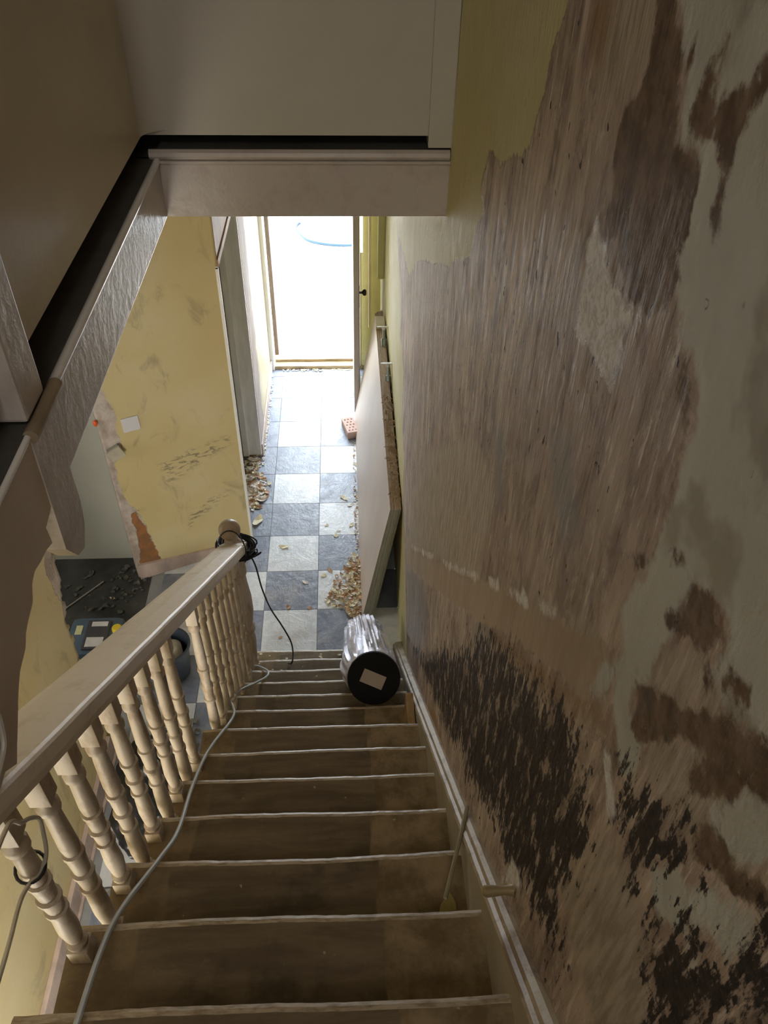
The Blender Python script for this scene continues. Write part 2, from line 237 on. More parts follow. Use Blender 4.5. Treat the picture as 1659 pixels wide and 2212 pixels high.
# ================================================================ materials
def wall_right_mat():
    n = NT('stripped_plaster'); O = n.tc.outputs['Object']
    st = n.coord((1, 17, 2.2)); st2 = n.coord((1, 52, 7)); st3 = n.coord((1, 12, 3))
    s1 = n.noise(1.2, 6, .62, st); s2 = n.noise(1.6, 5, .65, st2); s3 = n.noise(1.1, 5, .6, st3)
    blot = n.noise(2.2, 5, .6); fine = n.noise(26, 5, .65); fine2 = n.noise(110, 3, .6)
    # edge jitter shared by the peel boundaries
    j = n.math('MULTIPLY_ADD', n.math('SUBTRACT', fine, .5), .045, n.math('MULTIPLY', n.math('SUBTRACT', s3, .5), .035))
    js = n.math('MULTIPLY', n.math('SUBTRACT', s2, .5), .22)
    def mk(name, w=.006, jj=None, off=0.0):
        d = n.math('ADD', n.attr(name), jj if jj is not None else j)
        return n.ramp(d, off-w, off+w, 1.0, 0.0)
    big = n.noise(1.1, 4, .6, n.coord((1, 1.6, .7)))
    base = n.mix(n.ramp(s1, .36, .64), (.30, .235, .19), (.72, .60, .50))
    base = n.mix(n.math('MULTIPLY', n.ramp(fine, .45, .62), .5), base, (.62, .51, .41))
    base = n.mix(n.math('MULTIPLY', n.ramp(big, .45, .60), .5), base, (.48, .40, .35))
    base = n.mix(n.math('MULTIPLY', n.ramp(blot, .42, .62), .55), base, (.33, .245, .205))
    base = n.mix(n.math('MULTIPLY', n.ramp(s2, .58, .68), .8), base, (.80, .72, .63))
    base = n.mix(n.math('MULTIPLY', n.ramp(s2, .42, .32), .6), base, (.14, .10, .085))
    mot = n.noise(7, 6, .72, n.coord((1, 1.5, .8)), .6)
    base = n.mix(n.math('MULTIPLY', n.ramp(mot, .52, .62), .6), base, (.235, .165, .135))
    base = n.mix(n.math('MULTIPLY', n.ramp(mot, .44, .36), .45), base, (.74, .65, .56))
    # small gouges
    pk = n.noise(15, 2, .5, n.coord((1, 3.2, 2)))
    base = n.mix(n.ramp(pk, .70, .73), base, (.07, .045, .04))
    tan = n.mix(n.ramp(s2, .35, .65), (.38, .32, .25), (.58, .51, .42))
    c = n.mix(mk('tan', .03), base, tan)
    c = n.mix(n.math('MULTIPLY', mk('orange', .03), .8), c, (.32, .19, .08))
    c = n.mix(n.math('MULTIPLY', mk('blue', .04), .6), c, (.26, .27, .29))
    c = n.mix(mk('band', .004), c, n.mix(n.ramp(s3, .4, .6), (.50, .41, .31), (.44, .34, .25)))
    dk = n.mix(n.ramp(fine, .35, .65), (.13, .085, .055), (.25, .175, .12))
    pale = n.mix(n.ramp(blot, .35, .65), (.55, .56, .52), (.64, .65, .60))
    pale = n.mix(n.math('MULTIPLY', n.ramp(n.noise(7, 4, .5), .60, .68), .45), pale, (.20, .16, .10))
    c = n.mix(mk('pale', .006), c, pale)
    c = n.mix(n.math('MULTIPLY', mk('dark', .005), n.ramp(n.noise(18, 5, .7), .70, .60, .45, 1.0)), c, dk)
    # black stained paint, broken up by vertical scraping
    kk = n.math('ADD', n.attr('black'), n.math('ADD', js, n.math('MULTIPLY', n.math('SUBTRACT', fine, .5), .20)))
    km = n.ramp(kk, -.016, .002, 1.0, 0.0)
    flk = n.math('MAXIMUM', n.ramp(n.noise(1.3, 6, .75, n.coord((1, 30, 9))), .53, .60), n.ramp(n.noise(20, 5, .7), .60, .66))
    km = n.math('MULTIPLY', km, n.math('SUBTRACT', 1.0, n.math('MULTIPLY', flk, .8)))
    c = n.mix(km, c, n.mix(n.ramp(fine2, .3, .7), (.020, .016, .017), (.055, .042, .038)))
    yel = n.mix(n.ramp(blot, .35, .65), (.62, .56, .28), (.68, .63, .38))
    ym = mk('yellow', .004); c = n.mix(ym, c, yel)
    torn = mk('torn', .006)
    c = n.mix(torn, c, n.mix(n.ramp(n.noise(45, 4, .7, dist=2.0), .35, .6), (.72, .66, .60), (1.0, .98, .95)))  # torn patches run near white; the door-light glint is put into the colour
    # relief
    flat = n.math('SUBTRACT', 1.0, n.math('MULTIPLY', mk('pale', .02), .85))
    h = n.math('ADD', n.math('MULTIPLY', n.math('MULTIPLY', s2, .5), flat), n.math('MULTIPLY', fine2, .12))
    h = n.math('ADD', h, n.math('MULTIPLY', n.math('SUBTRACT', 1.0, n.math('MAXIMUM', mk('pale', .01), ym)), n.math('MULTIPLY', s1, .5)))
    h = n.math('ADD', h, n.math('MULTIPLY', mk('pale', .02), .9))
    h = n.math('ADD', h, n.math('MULTIPLY', ym, 1.0)); h = n.math('ADD', h, n.math('MULTIPLY', mk('band', .02), .7))
    h = n.math('SUBTRACT', h, n.math('MULTIPLY', n.ramp(pk, .72, .76), 1.2))
    h = n.math('ADD', h, n.math('MULTIPLY', torn, n.math('MULTIPLY', n.noise(40, 5, .7, dist=2.5), 1.8)))
    b = n.bump(h, .75, .007)
    b = n.bump(blot, .35, .04, b)
    rough = n.ramp(s2, .3, .7, .72, .48)
    return n.out(c, rough, b, spec=.35)
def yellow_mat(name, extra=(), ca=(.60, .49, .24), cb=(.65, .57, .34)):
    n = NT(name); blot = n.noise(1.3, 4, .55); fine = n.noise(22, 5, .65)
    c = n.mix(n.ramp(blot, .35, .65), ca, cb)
    smear = n.noise(3.0, 5, .65, n.coord((1.6, 1.6, .8)), 1.2)
    c = n.mix(n.math('MULTIPLY', n.ramp(smear, .54, .72), .55), c, (.27, .22, .13))
    scr = n.noise(5, 4, .6, n.coord((3, 3, 9)), .6)
    j = n.math('MULTIPLY', n.math('SUBTRACT', fine, .5), .05)
    h = n.math('MULTIPLY', fine, .15)
    for a in extra:
        d = n.math('ADD', n.attr(a), j)
        if a == 'smudge':
            m = n.math('MULTIPLY', n.ramp(n.math('ADD', n.attr(a), n.math('MULTIPLY', n.math('SUBTRACT', scr, .5), .30)), -.03, .02, 1, 0), .75)
            c = n.mix(n.math('MULTIPLY', m, n.ramp(scr, .50, .60)), c, (.15, .12, .08))
        if a == 'plaster':
            m = n.ramp(d, -.004, .004, 1, 0)
            pc = n.mix(n.ramp(n.noise(9, 5, .6), .35, .65), (.36, .29, .24), (.58, .51, .46))
            c = n.mix(m, c, pc); h = n.math('SUBTRACT', h, n.math('MULTIPLY', m, 1.2))
            h = n.math('ADD', h, n.math('MULTIPLY', m, n.math('MULTIPLY', fine, 1.0)))
        if a == 'brick':
            m = n.ramp(d, -.004, .004, 1, 0)
            c = n.mix(m, c, n.mix(n.ramp(n.noise(11, 4, .6), .4, .6), (.36, .15, .05), (.24, .12, .05)))
            h = n.math('SUBTRACT', h, m)
    b = n.bump(h, .6, .012)
    return n.out(c, .55, b)
M = {}
M['yellow'] = yellow_mat('yellow_wall_paint', ('smudge', 'plaster', 'brick'))
M['white_wood'] = simple('old_white_gloss', (.50, .445, .40), .38, .18, 5, .35, bscale=45, stretch=(1, 1, 1))
def worn_white(name, base, dirt, lo=.52, hi=.66, rough=.42, stretch=(6, 1.2, 6)):
    n = NT(name)
    a = n.ramp(n.noise(2.5, 6, .65, n.coord(stretch)), lo, hi)
    f = n.noise(30, 4, .65)
    c = n.mix(a, base, dirt); c = n.mix(n.math('MULTIPLY', n.ramp(f, .58, .72), .4), c, dirt)
    return n.out(c, rough, n.bump(n.noise(24, 5, .6), .35, .006))
M['rail'] = worn_white('handrail_paint', (.84, .77, .67), (.68, .58, .47), .5, .72, .40)
M['baluster'] = worn_white('baluster_paint', (.58, .51, .42), (.40, .31, .22), .48, .66, .5, (9, 9, 3))
M['fascia'] = worn_white('fascia_paint', (.50, .45, .41), (.43, .375, .335), .48, .7, .30, (5, 1.5, 5))
M['panel'] = simple('landing_panel_board', (.47, .44, .37), .55, .07, 2.0, .12, bscale=90)
M['panel_left'] = simple('landing_side_board', (.55, .48, .35), .40, .14, 1.4, .12, bscale=90)
M['lowplaster'] = simple('brown_landing_plaster', (.62, .54, .44), .55, .15, 2.0, .3, bscale=40)
M['ceiling'] = simple('ceiling_paint', (.62, .58, .5), .8, .06, 2, .1)
M['jamb'] = simple('grey_jamb_paint', (.80, .79, .80), .4, .08, 5, .12, stretch=(6, 6, 1))
M['white_bead'] = simple('white_frame_edge', (.80, .80, .76), .4, .05, 6, .1)
M['pink_wood'] = simple('bare_pink_plaster', (.50, .40, .35), .6, .2, 7, .4, stretch=(2, 2, .6))
M['entry_wall'] = simple('entrance_yellow_paint', (.90, .86, .48), .5, .12, 3, .15)
def tread_mat():
    n = NT('stained_stair_wood')
    v = n.coord((1.2, 7, 7)); g = n.noise(3, 6, .65, v, .4); bl = n.noise(4.5, 5, .6)
    c = n.mix(n.ramp(g, .3, .7), (.125, .095, .058), (.22, .17, .105))
    c = n.mix(n.math('MULTIPLY', n.ramp(bl, .55, .68), .8), c, (.075, .058, .036))
    # bare strips where the runner did not reach
    sx = n.n('ShaderNodeSeparateXYZ'); n.l(n.tc.outputs['Object'], sx.inputs[0])
    x = n.math('ADD', sx.outputs[0], n.math('MULTIPLY', n.math('SUBTRACT', n.noise(3.3, 3, .5), .5), .07))
    m = n.math('MAXIMUM', n.ramp(x, .262, .268), n.math('MULTIPLY', n.ramp(x, -.215, -.225), .6))
    c = n.mix(m, c, n.mix(n.ramp(n.noise(9, 5, .7), .35, .65), (.17, .12, .06), (.34, .26, .15)))
    sp = n.noise(30, 2, .5); c = n.mix(n.ramp(sp, .765, .79), c, (.42, .36, .24))
    c = n.mix(n.math('MULTIPLY', n.ramp(n.noise(60, 3, .6), .6, .8), .3), c, (.30, .26, .2))
    return n.out(c, .55, n.bump(n.math('ADD', g, n.math('MULTIPLY', n.noise(90, 3, .6), .5)), .35, .004), spec=.3)
M['tread'] = tread_mat()
M['nosing'] = worn_white('worn_nosing', (.50, .42, .31), (.28, .21, .13), .42, .66, .4, (9, 30, 30))
M['string'] = worn_white('wall_string_paint', (.44, .37, .26), (.24, .17, .11), .46, .64, .45, (8, 3, 3))
M['stringface'] = simple('string_face_paint', (.42, .38, .28), .5, .15, 5, .2)
def tile_mat(name, a, b, lo=.35, hi=.65):
    n = NT(name); g = n.noise(7, 6, .65, None, .8)
    c = n.mix(n.ramp(g, lo, hi), a, b)
    c = n.mix(n.math('MULTIPLY', n.ramp(n.noise(2.2, 4, .6), .56, .72), .45), c, (.42, .36, .31))
    c = n.mix(n.ramp(n.noise(34, 2, .5), .74, .77), c, (.45, .33, .22))
    h = n.math('ADD', g, n.math('MULTIPLY', n.noise(26, 5, .7, n.coord((1.6, 1, 1)), 1.0), .45))
    r = n.ramp(n.noise(9, 4, .6), .35, .65, .26, .42)
    return n.out(c, r, n.bump(h, .55, .008), spec=.6)
M['tile_light'] = tile_mat('pale_slate_tile', (.60, .64, .69), (.74, .77, .80))
M['tile_dark'] = tile_mat('blue_grey_slate_tile', (.17, .195, .26), (.25, .28, .35))
M['grout'] = simple('grout', (.28, .29, .30), .8, .1, 20, .2)
M['dark_floor'] = simple('dark_dusty_floor', (.050, .050, .046), .8, .5, 4, .6, bscale=25)
M['grey_plaster'] = simple('fresh_grey_plaster', (.44, .44, .38), .7, .05, 3, .15)
M['plain_dark'] = simple('dark_backing', (.08, .075, .065), .8, .3, 6, .2)
# ================================================================ right wall
def rw_x(Y, Z):
    t = np.clip((Y+4.1)/1.4, 0, 1); t = t*t*(3-2*t)
    return .5+.028*t+.004*np.sin(Y*2.3+Z*1.7)*np.cos(Z*2.9)
us = np.concatenate([np.arange(-9.4, -6.6, .05), np.arange(-6.6, -4.0, .0125), np.arange(-4.0, .16, .02)])
vs = np.concatenate([np.arange(0, 2.0, .02), np.arange(2.0, 4.4, .0125), np.arange(4.4, 5.75, .05), [5.75]])
wr = grid_wall('wall_right', us, vs, lambda U, V: np.stack([rw_x(U, V), U, V], 1), RW, wall_right_mat())
# ================================================================ floor of checker tiles
S = .35
def floor_mesh():
    bm = bmesh.new(); g = .0022
    def tile(x0, x1, y0, y1, mi):
        if x1-x0 < .01 or y1-y0 < .01: return
        z = 0.0
        vs = [bm.verts.new(p) for p in ((x0+g, y0+g, z), (x1-g, y0+g, z), (x1-g, y1-g, z), (x0+g, y1-g, z))]
        bm.faces.new(vs).material_index = mi
        lo = [bm.verts.new((v.co.x+sx*.001, v.co.y+sy*.001, z-.003)) for v, (sx, sy) in zip(vs, ((-1, -1), (1, -1), (1, 1), (-1, 1)))]
        for i in range(4):
            q = (i+1) % 4; bm.faces.new((vs[i], lo[i], lo[q], vs[q])).material_index = mi
    for k in range(-1, 24):
        y1 = -S*k; y0 = y1-S
        y1 = min(y1, .13)
        for c in range(-3, 2):
            x0 = S*c; x1 = x0+S
            if c < -2 and y0 > -2.4: continue
            if c == -2 and y0 > -2.1:                                # narrow run beside the hall wall
                x0 = -.66 if -2.2 < y0 < -1.1 else -.50
            light = (k+c+1) % 2 == 0
            if c == -2 and k <= 6: light = False
            x0 = max(x0, -1.14); x1 = min(x1, .545)
            tile(x0, x1, y0, y1, 0 if light else 1)
    s = -.004
    bm.faces.new([bm.verts.new(p) for p in ((-1.2, -8.2, s), (.56, -8.2, s), (.56, .14, s), (-1.2, .14, s))]).material_index = 2
    return bm
struct('floor', floor_mesh(), [M['tile_light'], M['tile_dark'], M['grout']])
bm = bmesh.new(); box(bm, (-3.5, -5.6, -.03), (-1.13, -2.2, 0.0)); struct('floor_side_room', bm, M['dark_floor'])
# ================================================================ hall left wall, door opening, entrance wall
T = .125
XH = -.47
def attr_faces(o, names):
    for k in names:
        at = o.data.attributes.new(k, 'FLOAT', 'POINT'); at.data.foreach_set('value', np.full(len(o.data.vertices), .3, np.float32))
def hall_left():
    bm = bmesh.new()
    box(bm, (XH-T, -1.17, 0), (XH, .14, 3.1)); box(bm, (XH-T, -2.17, 2.08), (XH, -1.17, 3.1))
    return bm
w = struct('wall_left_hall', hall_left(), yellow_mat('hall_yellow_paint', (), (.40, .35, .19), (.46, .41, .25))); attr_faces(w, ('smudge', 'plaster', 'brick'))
# bare strips, far jamb and frame of the inner doorway
bm = bmesh.new()
box(bm, (XH-.14, -1.19, .03), (XH+.004, -1.165, 2.08), .003)
box(bm, (XH-.14, -1.21, .03), (XH-.095, -1.19, 2.08), .003)
struct('trim_1', bm, M['jamb'])
def strip(name, y0, y1, z0, z1, mat, x=XH, t=.006, seed=3, amp=.02):
    rr = random.Random(seed); N = 40; A = []; Bp = []
    for i in range(N+1):
        z = z0+(z1-z0)*i/N
        A.append((y0, z)); Bp.append((y1+rr.uniform(-amp, amp), z))
    bm = bmesh.new(); prism(bm, A+Bp[::-1], lambda u, v, t_: (t_, u, v), x-.001, x+t); return obj(name, bm, mat)
o = strip('trim_2', -1.165, -.86, 0.0, 2.2, simple('scraped_pink_strip', (.36, .30, .27), .7, .25, 6, .4, stretch=(1, 3, .6)), amp=.035); o['kind'] = 'structure'
o = strip('trim_3', -2.16, -.9, 2.13, 2.42, M['pink_wood'], t=.005, seed=8, amp=.04); o['kind'] = 'structure'
struct('trim_4', B((XH-.01, -2.17, 2.08), (XH+.012, -1.16, 2.12), .003), simple('brown_head_wood', (.42, .24, .13), .6, .2, 8, .2))
bm = bmesh.new()
box(bm, (XH-.008, -2.178, .0), (XH+.008, -2.158, 2.085), .003); box(bm, (XH-.008, -2.178, 2.068), (XH+.008, -1.17, 2.082), .003)
struct('trim_5', bm, M['white_bead'])
# entrance wall with opening
EX0, EX1, EY0, EY1 = -.43, .352, .13, .34
bm = bmesh.new()
box(bm, (XH-T, EY0, 0), (EX0-.05, EY1, 3.1)); box(bm, (.378, EY0, 0), (.56, EY1, 3.1)); box(bm, (EX1, EY0, 0), (.379, EY1, 1.12)); box(bm, (EX1, EY0, 2.2), (.379, EY1, 3.1)); box(bm, (EX0-.05, EY0, 2.2), (EX1+.05, EY1, 3.1))
struct('wall_entrance', bm, M['entry_wall'])
bm = bmesh.new()
box(bm, (EX0-.06, .10, 0), (EX0-.005, .22, 2.2), .004); box(bm, (EX0-.012, .12, 0), (EX0, .20, 2.2), .003)
box(bm, (EX1-.004, .12, 0), (EX1+.004, .22, 2.2), .002); box(bm, (EX0-.05, .10, 2.13), (EX1+.05, .22, 2.2), .004)
struct('trim_6', bm, M['jamb'])
bm = bmesh.new(); box(bm, (EX0-.03, .12, 0), (EX1+.03, .30, .035), .006); box(bm, (EX0, .20, .035), (EX1, .25, .06), .005)
struct('trim_7', bm, simple('timber_threshold', (.45, .34, .20), .6, .35, 6, .4, stretch=(1, 6, 6)))
# rooms beyond, passage, side room
def angled(U, V):
    return np.stack([A0[0]+AD[0]*U, A0[1]+AD[1]*U, V], 1)
us = np.arange(0, .8151, .015); vs = np.append(np.arange(0, 3.1, .015), 3.1)
aw = grid_wall('wall_angled', us, vs, angled, {'plaster': AW['plaster'], 'brick': AW['brick'], 'smudge': AW['smudge']}, M['yellow'])
sm = aw.modifiers.new('thickness', 'SOLIDIFY'); sm.thickness = .11; sm.offset = 1
HOLE = LW['edge']
def left_hole(U, V):
    y = np.interp(V, [0.0, .12, .38, .62, .78, .875, 1.0, 1.08, 1.1, 1.18, 1.26, 1.9], [-3.68, -3.69, -3.72, -3.747, -3.766, -3.755, -3.753, -3.75, -3.70, -3.713, -3.66, -3.60])
    return (U > y+.006*np.sin(V*70)) & (V < 2.05)
us = np.concatenate([np.arange(-8.2, -4.2, .1), np.arange(-4.2, -2.43, .02), [-2.43]]); vs = np.append(np.arange(0, 3.1, .02), 3.1)
PL = LW['plaster']
lw = grid_wall('wall_left', us, vs, lambda U, V: np.stack([np.full(U.shape, -1.13), U, V], 1), {'plaster': PL, 'brick': [], 'smudge': []}, M['yellow'], hole=left_hole)
sm = lw.modifiers.new('thickness', 'SOLIDIFY'); sm.thickness = .12; sm.offset = -1
# side room shell
bm = bmesh.new(); box(bm, (-3.5, -2.29, 0), (-1.19, -2.2, 3.1)); struct('wall_side_room_back', bm, M['grey_plaster'])
bm = bmesh.new(); box(bm, (-3.5, -5.6, 0), (-3.4, -2.2, 3.1)); struct('wall_side_room_left', bm, M['grey_plaster'])
bm = bmesh.new(); box(bm, (-3.5, -5.6, 0), (-1.25, -5.5, 3.1)); struct('wall_side_room_front', bm, M['grey_plaster'])
# room behind the inner doorway
bm = bmesh.new(); box(bm, (-2.2, -1.1, 0), (XH-T, -1.0, 3.1)); box(bm, (-2.2, -2.19, 0), (-2.1, -1.1, 3.1)); struct('wall_inner_room', bm, M['grey_plaster'])
bm = bmesh.new(); box(bm, (-2.2, -2.2, -.03), (-.66, -1.1, -.002)); struct('floor_inner_room', bm, M['dark_floor'])
# ceilings: hall ceiling with the stairwell opening, side rooms, upper storey
XF = -.272; YB = -4.07
bm = bmesh.new()
box(bm, (-3.5, -4.02, 3.10), (.56, .34, 3.26)); box(bm, (-3.5, -8.2, 3.10), (XF-.06, -4.02, 3.26))
struct('ceiling', bm, M['ceiling'])
bm = bmesh.new(); box(bm, (-1.4, -9.5, 5.7), (.56, -3.9, 5.8)); struct('ceiling_upper', bm, M['ceiling'])
bm = bmesh.new(); box(bm, (-1.3, -8.0, 0), (.56, -7.9, 3.1)); struct('wall_back', bm, M['panel'])
bm = bmesh.new(); box(bm, (-1.4, -9.5, 3.26), (.56, -9.4, 5.75)); struct('wall_back_upper', bm, M['panel'])
# ================================================================ stairwell trimming on the upper level
bm = bmesh.new(); box(bm, (XF-.03, YB, 3.117), (.50, YB+.045, 3.268), .004); struct('trim_8', bm, M['fascia'])
def bead(path_a, path_b, z0, side):
    pass
bm = bmesh.new()
prof = [(0, 0), (.008, .002), (.014, .010), (.012, .020), (.004, .026), (0, .026)]
prism(bm, [(-u, v) for u, v in prof], lambda u, v, t: (t, YB+u, 3.282+v-.012), XF-.02, .495)
prism(bm, [(0, 3.258), (-.010, 3.262), (-.010, 3.268), (0, 3.270)], lambda u, v, t: (t, YB+u, v), XF-.02, .497)
struct('trim_9', bm, M['fascia'])
bm = bmesh.new(); box(bm, (XF-.035, -5.17, 3.117), (XF, YB+.02, 3.262), .004); struct('trim_10', bm, M['fascia'])
bm = bmesh.new(); tube(bm, [(XF-.002, YB-.01, 3.268), (XF-.002, -5.16, 3.266)], .009, 10); tube(bm, [(XF-.002, -5.27, 3.266), (XF-.002, -8.0, 3.266)], .006, 10)
struct('trim_11', bm, simple('white_gloss_bead', (.78, .75, .72), .22, .08, 8, .1), True)
bm = bmesh.new(); tube(bm, [(XF+.004, -5.13, 3.268), (XF+.006, -5.17, 3.272), (XF+.004, -5.275, 3.268)], .012, 12); struct('trim_12', bm, simple('bare_brown_wood', (.30, .23, .15), .5, .25, 9, .2), True)
# boards around the upper landing, set above a gap coloured dark
bm = bmesh.new(); box(bm, (XF-.12, YB+.008, 3.328), (.445, YB+.04, 5.7)); struct('wall_landing_front', bm, M['panel'])
bm = bmesh.new(); box(bm, (.436, YB-.002, 3.30), (.499, YB+.06, 5.7), .003); struct('trim_13', bm, M['panel'])
bm = bmesh.new(); box(bm, (XF-.055, -9.4, 3.338), (XF-.025, YB+.05, 5.7)); struct('wall_landing_left', bm, M['panel_left'])
bm = bmesh.new(); box(bm, (XF-.0, YB+.001, 3.28), (.5, -3.75, 3.294)); box(bm, (XF-.3, YB+.001, 3.262), (XF-.004, -3.75, 3.272)); box(bm, (XF-.3, -9.4, 3.262), (XF-.004, YB+.01, 3.272)); box(bm, (XF-.3, -3.8, 3.26), (.5, -3.75, 3.6)); box(bm, (XF-.35, -9.4, 3.26), (XF-.14, -3.75, 3.6)); box(bm, (XF-.35, YB+.03, 3.6), (.56, -3.75, 3.64)); box(bm, (XF-.35, -9.4, 3.6), (XF-.03, -3.75, 3.64)); struct('wall_landing_gap_blocker', bm, M['plain_dark'])  # dark boxes added to shut out sky light and keep the gap dark
bm = bmesh.new(); rr_ = .07; cxx, cyy = XF-.025, YB+.008
prism(bm, [(cxx-.004, cyy-rr_)]+[(cxx+rr_-rr_*math.cos(a), cyy-rr_+rr_*math.sin(a)) for a in [math.pi/2*k/12 for k in range(13)]]+[(cxx+rr_, cyy+.004), (cxx-.004, cyy+.004)], lambda u, v, t_: (u, v, t_), 3.34, 5.7)
struct('wall_landing_corner', bm, M['panel'], True)
# plaster-faced edge of the landing beside the camera
poly = FAS[:-1]+[(-5.72, 2.985), (-5.80, 2.95), (-8.0, 2.95), (-8.0, 3.262), (-5.25, 3.262), (-5.25, 3.14)]
def jit(poly, n=5, a=.004, seed=1):
    rr = random.Random(seed); out = []
    for i, (u, v) in enumerate(poly):
        u2, v2 = poly[(i+1) % len(poly)]; L = math.hypot(u2-u, v2-v); m = max(1, int(L/.02)) if L < .3 else 1
        for k in range(m):
            t = k/m; s = a if (0 < k) else 0
            out.append((u+(u2-u)*t+rr.uniform(-s, s), v+(v2-v)*t+rr.uniform(-s, s)))
    return out
bm = bmesh.new(); prism(bm, jit(poly), lambda u, v, t: (t, u, v), XF-.03, XF+.001); struct('wall_landing_edge', bm, M['lowplaster'])
# landing floor behind the camera, over the top steps
bm = bmesh.new(); box(bm, (XF, -9.4, 3.12), (.5, -6.55, 3.28)); struct('floor_landing', bm, M['tread'])
# upper newel of the landing, with its drop
t = thing('newel_post', 'square white-painted landing newel post at upper left, its drop hanging below the floor edge', 'newel post', (XF-.04, -5.22, 3.0))
def rel(o, par):
    o.location = (-par.location.x, -par.location.y, -par.location.z); return o
bm = bmesh.new(); box(bm, (XF-.10, -5.262, 3.285), (XF+.002, -5.172, 4.6), .006); rel(obj('post', bm, M['fascia'], t), t)
bm = bmesh.new()
pr = [(-5.172, 3.27), (-5.172, 3.05), (-5.185, 3.005), (-5.215, 2.975), (-5.25, 2.99), (-5.285, 3.04), (-5.275, 3.27)]
prism(bm, pr, lambda u, v, t_: (t_, u, v), XF-.032, XF+.003); rel(obj('drop', bm, M['fascia'], t), t)
# skirting of the left wall
bm = bmesh.new(); box(bm, (-1.13, -8.2, 0), (-1.105, -3.80, .15), .005); box(bm, (-1.105, -8.2, 0), (-1.09, -3.80, .02), .003)
o = struct('baseboard_left', bm, M['pink_wood'])
struct('baseboard_hall', B((XH, -1.16, 0), (XH+.014, .10, .11), .004), M['pink_wood'])
bm = bmesh.new()
for a_, b_ in ((.0, .02),):
    pass
prism(bm, [(.0, 0), (.80, 0), (.80, .13), (0, .05)], lambda u, v, t_: (A0[0]+AD[0]*u+AD[1]*t_*-1, A0[1]+AD[1]*u+AD[0]*t_, v), 0, .018)
struct('baseboard_angled', bm, M['pink_wood'])
# ================================================================ the staircase
Y0, G, H0, H = -3.2878, .21174, .19266, .19328
DZ = [.0045, .0008, -.001, -.0037, -.0036, .0041, .0064, -.004, -.0028, -.010, -.0091, .0011, .0013, 0, 0, 0]
NX0, NX1 = -.352, .462
def SY(i): return Y0-G*i
def SZ(i): return H0+H*i+DZ[i]
stair = thing('staircase', 'steep dark wooden stairs with worn pale nosings running down to the tiled hall', 'staircase', (0, Y0, 0))
def sp(name, bm, mat, smooth=False, lab=None):
    o = rel(obj(name, bm, mat, stair, smooth), stair)
    if lab: o['label'] = lab
    return o
for i in range(16):
    y, z = SY(i), SZ(i); yb = y-G-.012
    rr = random.Random(i); bm = bmesh.new()
    N = 44; x0 = NX0 if i > 1 else NX0-.0
    # cross-section of the tread: top, worn nosing, underside
    sec = [(yb, 0, 0), (y-.012, 0, 0), (y-.004, -.0015, 1), (y+.003, -.006, 1), (y+.005, -.013, 1), (y+.002, -.022, 0), (y-.008, -.027, 0), (yb, -.027, 0)]
    rings = []
    ph = rr.uniform(0, 6)
    for k in range(N+1):
        x = x0+(NX1-x0)*k/N
        w = .0022*math.sin(x*9+ph)+.0012*math.sin(x*31+ph*2)+rr.uniform(-.0007, .0007)
        wy = .0025*math.sin(x*7+ph*3)+rr.uniform(-.0006, .0006)
        rings.append([bm.verts.new((x, yy+(wy if yy > yb else 0), z+dz+(w if yy > yb else 0))) for yy, dz, _ in sec])
    for a, b in zip(rings, rings[1:]):
        for q in range(len(sec)):
            q2 = (q+1) % len(sec); f = bm.faces.new((a[q], b[q], b[q2], a[q2]))
            f.material_index = 1 if (sec[q][2] or sec[q2][2]) and q2 != 0 and q in (1, 2, 3, 4) else 0
    bm.faces.new(rings[0]); bm.faces.new(rings[-1][::-1])
    sp('tread', bm, [M['tread'], M['nosing']])
    sp('riser', B((NX0+.03, y-.028, z-H-.0 if i else 0), (NX1, y-.014, z-.02)), M['tread'])
# wall string: face board with a moulded capping against the wall
def nzl(Y): return H0+.9128*(Y0-Y)
bm = bmesh.new(); ya, yb = -3.30, -6.9
N = 90; sec = [(.462, -.34), (.462, .050), (.466, .058), (.474, .061), (.478, .072), (.492, .078), (.502, .074), (.506, -.34)]
rings = []; rr = random.Random(4)
for k in range(N+1):
    Y = ya+(yb-ya)*k/N; xo = float(rw_x(np.array(Y), np.array(1.0)))-.5; e = rr.uniform(-.0016, .0016)+.022*max(0, min(1, (-4.2-Y)/1.6))-.01
    rings.append([bm.verts.new((x+(xo if x > .48 else 0), Y, max(nzl(Y)+h+(e if h > 0 else 0), 0.0 if h < 0 else .02))) for x, h in sec])
for a, b in zip(rings, rings[1:]):
    for q in range(len(sec)):
        q2 = (q+1) % len(sec); bm.faces.new((a[q], b[q], b[q2], a[q2])).material_index = 0 if q != 0 else 1
bm.faces.new(rings[0]); bm.faces.new(rings[-1][::-1])
sp('wall_string', bm, [M['string'], M['stringface']], lab='scraped painted string board along the bare wall')
# outer cut string
poly = []
for i in range(16):
    y, z = SY(i), SZ(i)
    poly += [(y-.02, z-H+(-.03 if i else -.16)), (y-.02, z-.028)]
poly = [(u, max(v, 0)) for u, v in poly]
poly += [(SY(15)-G, SZ(15)-.03), (SY(15)-G, SZ(15)-.32), (SY(1)-G*1.2, 0)]
bm = bmesh.new(); prism(bm, poly, lambda u, v, t_: (t_, u, v), NX0+.012, NX0+.035); sp('outer_string', bm, M['baluster'])
# closed cupboard panelling under the stairs
bm = bmesh.new(); prism(bm, [(SY(1)-G*1.3, 0), (SY(14), SZ(13)-.30), (-7.8, 2.4), (-7.8, 0)], lambda u, v, t_: (t_, u, v), NX0+.016, NX0+.03); struct('wall_under_stairs', bm, M['plain_dark'])
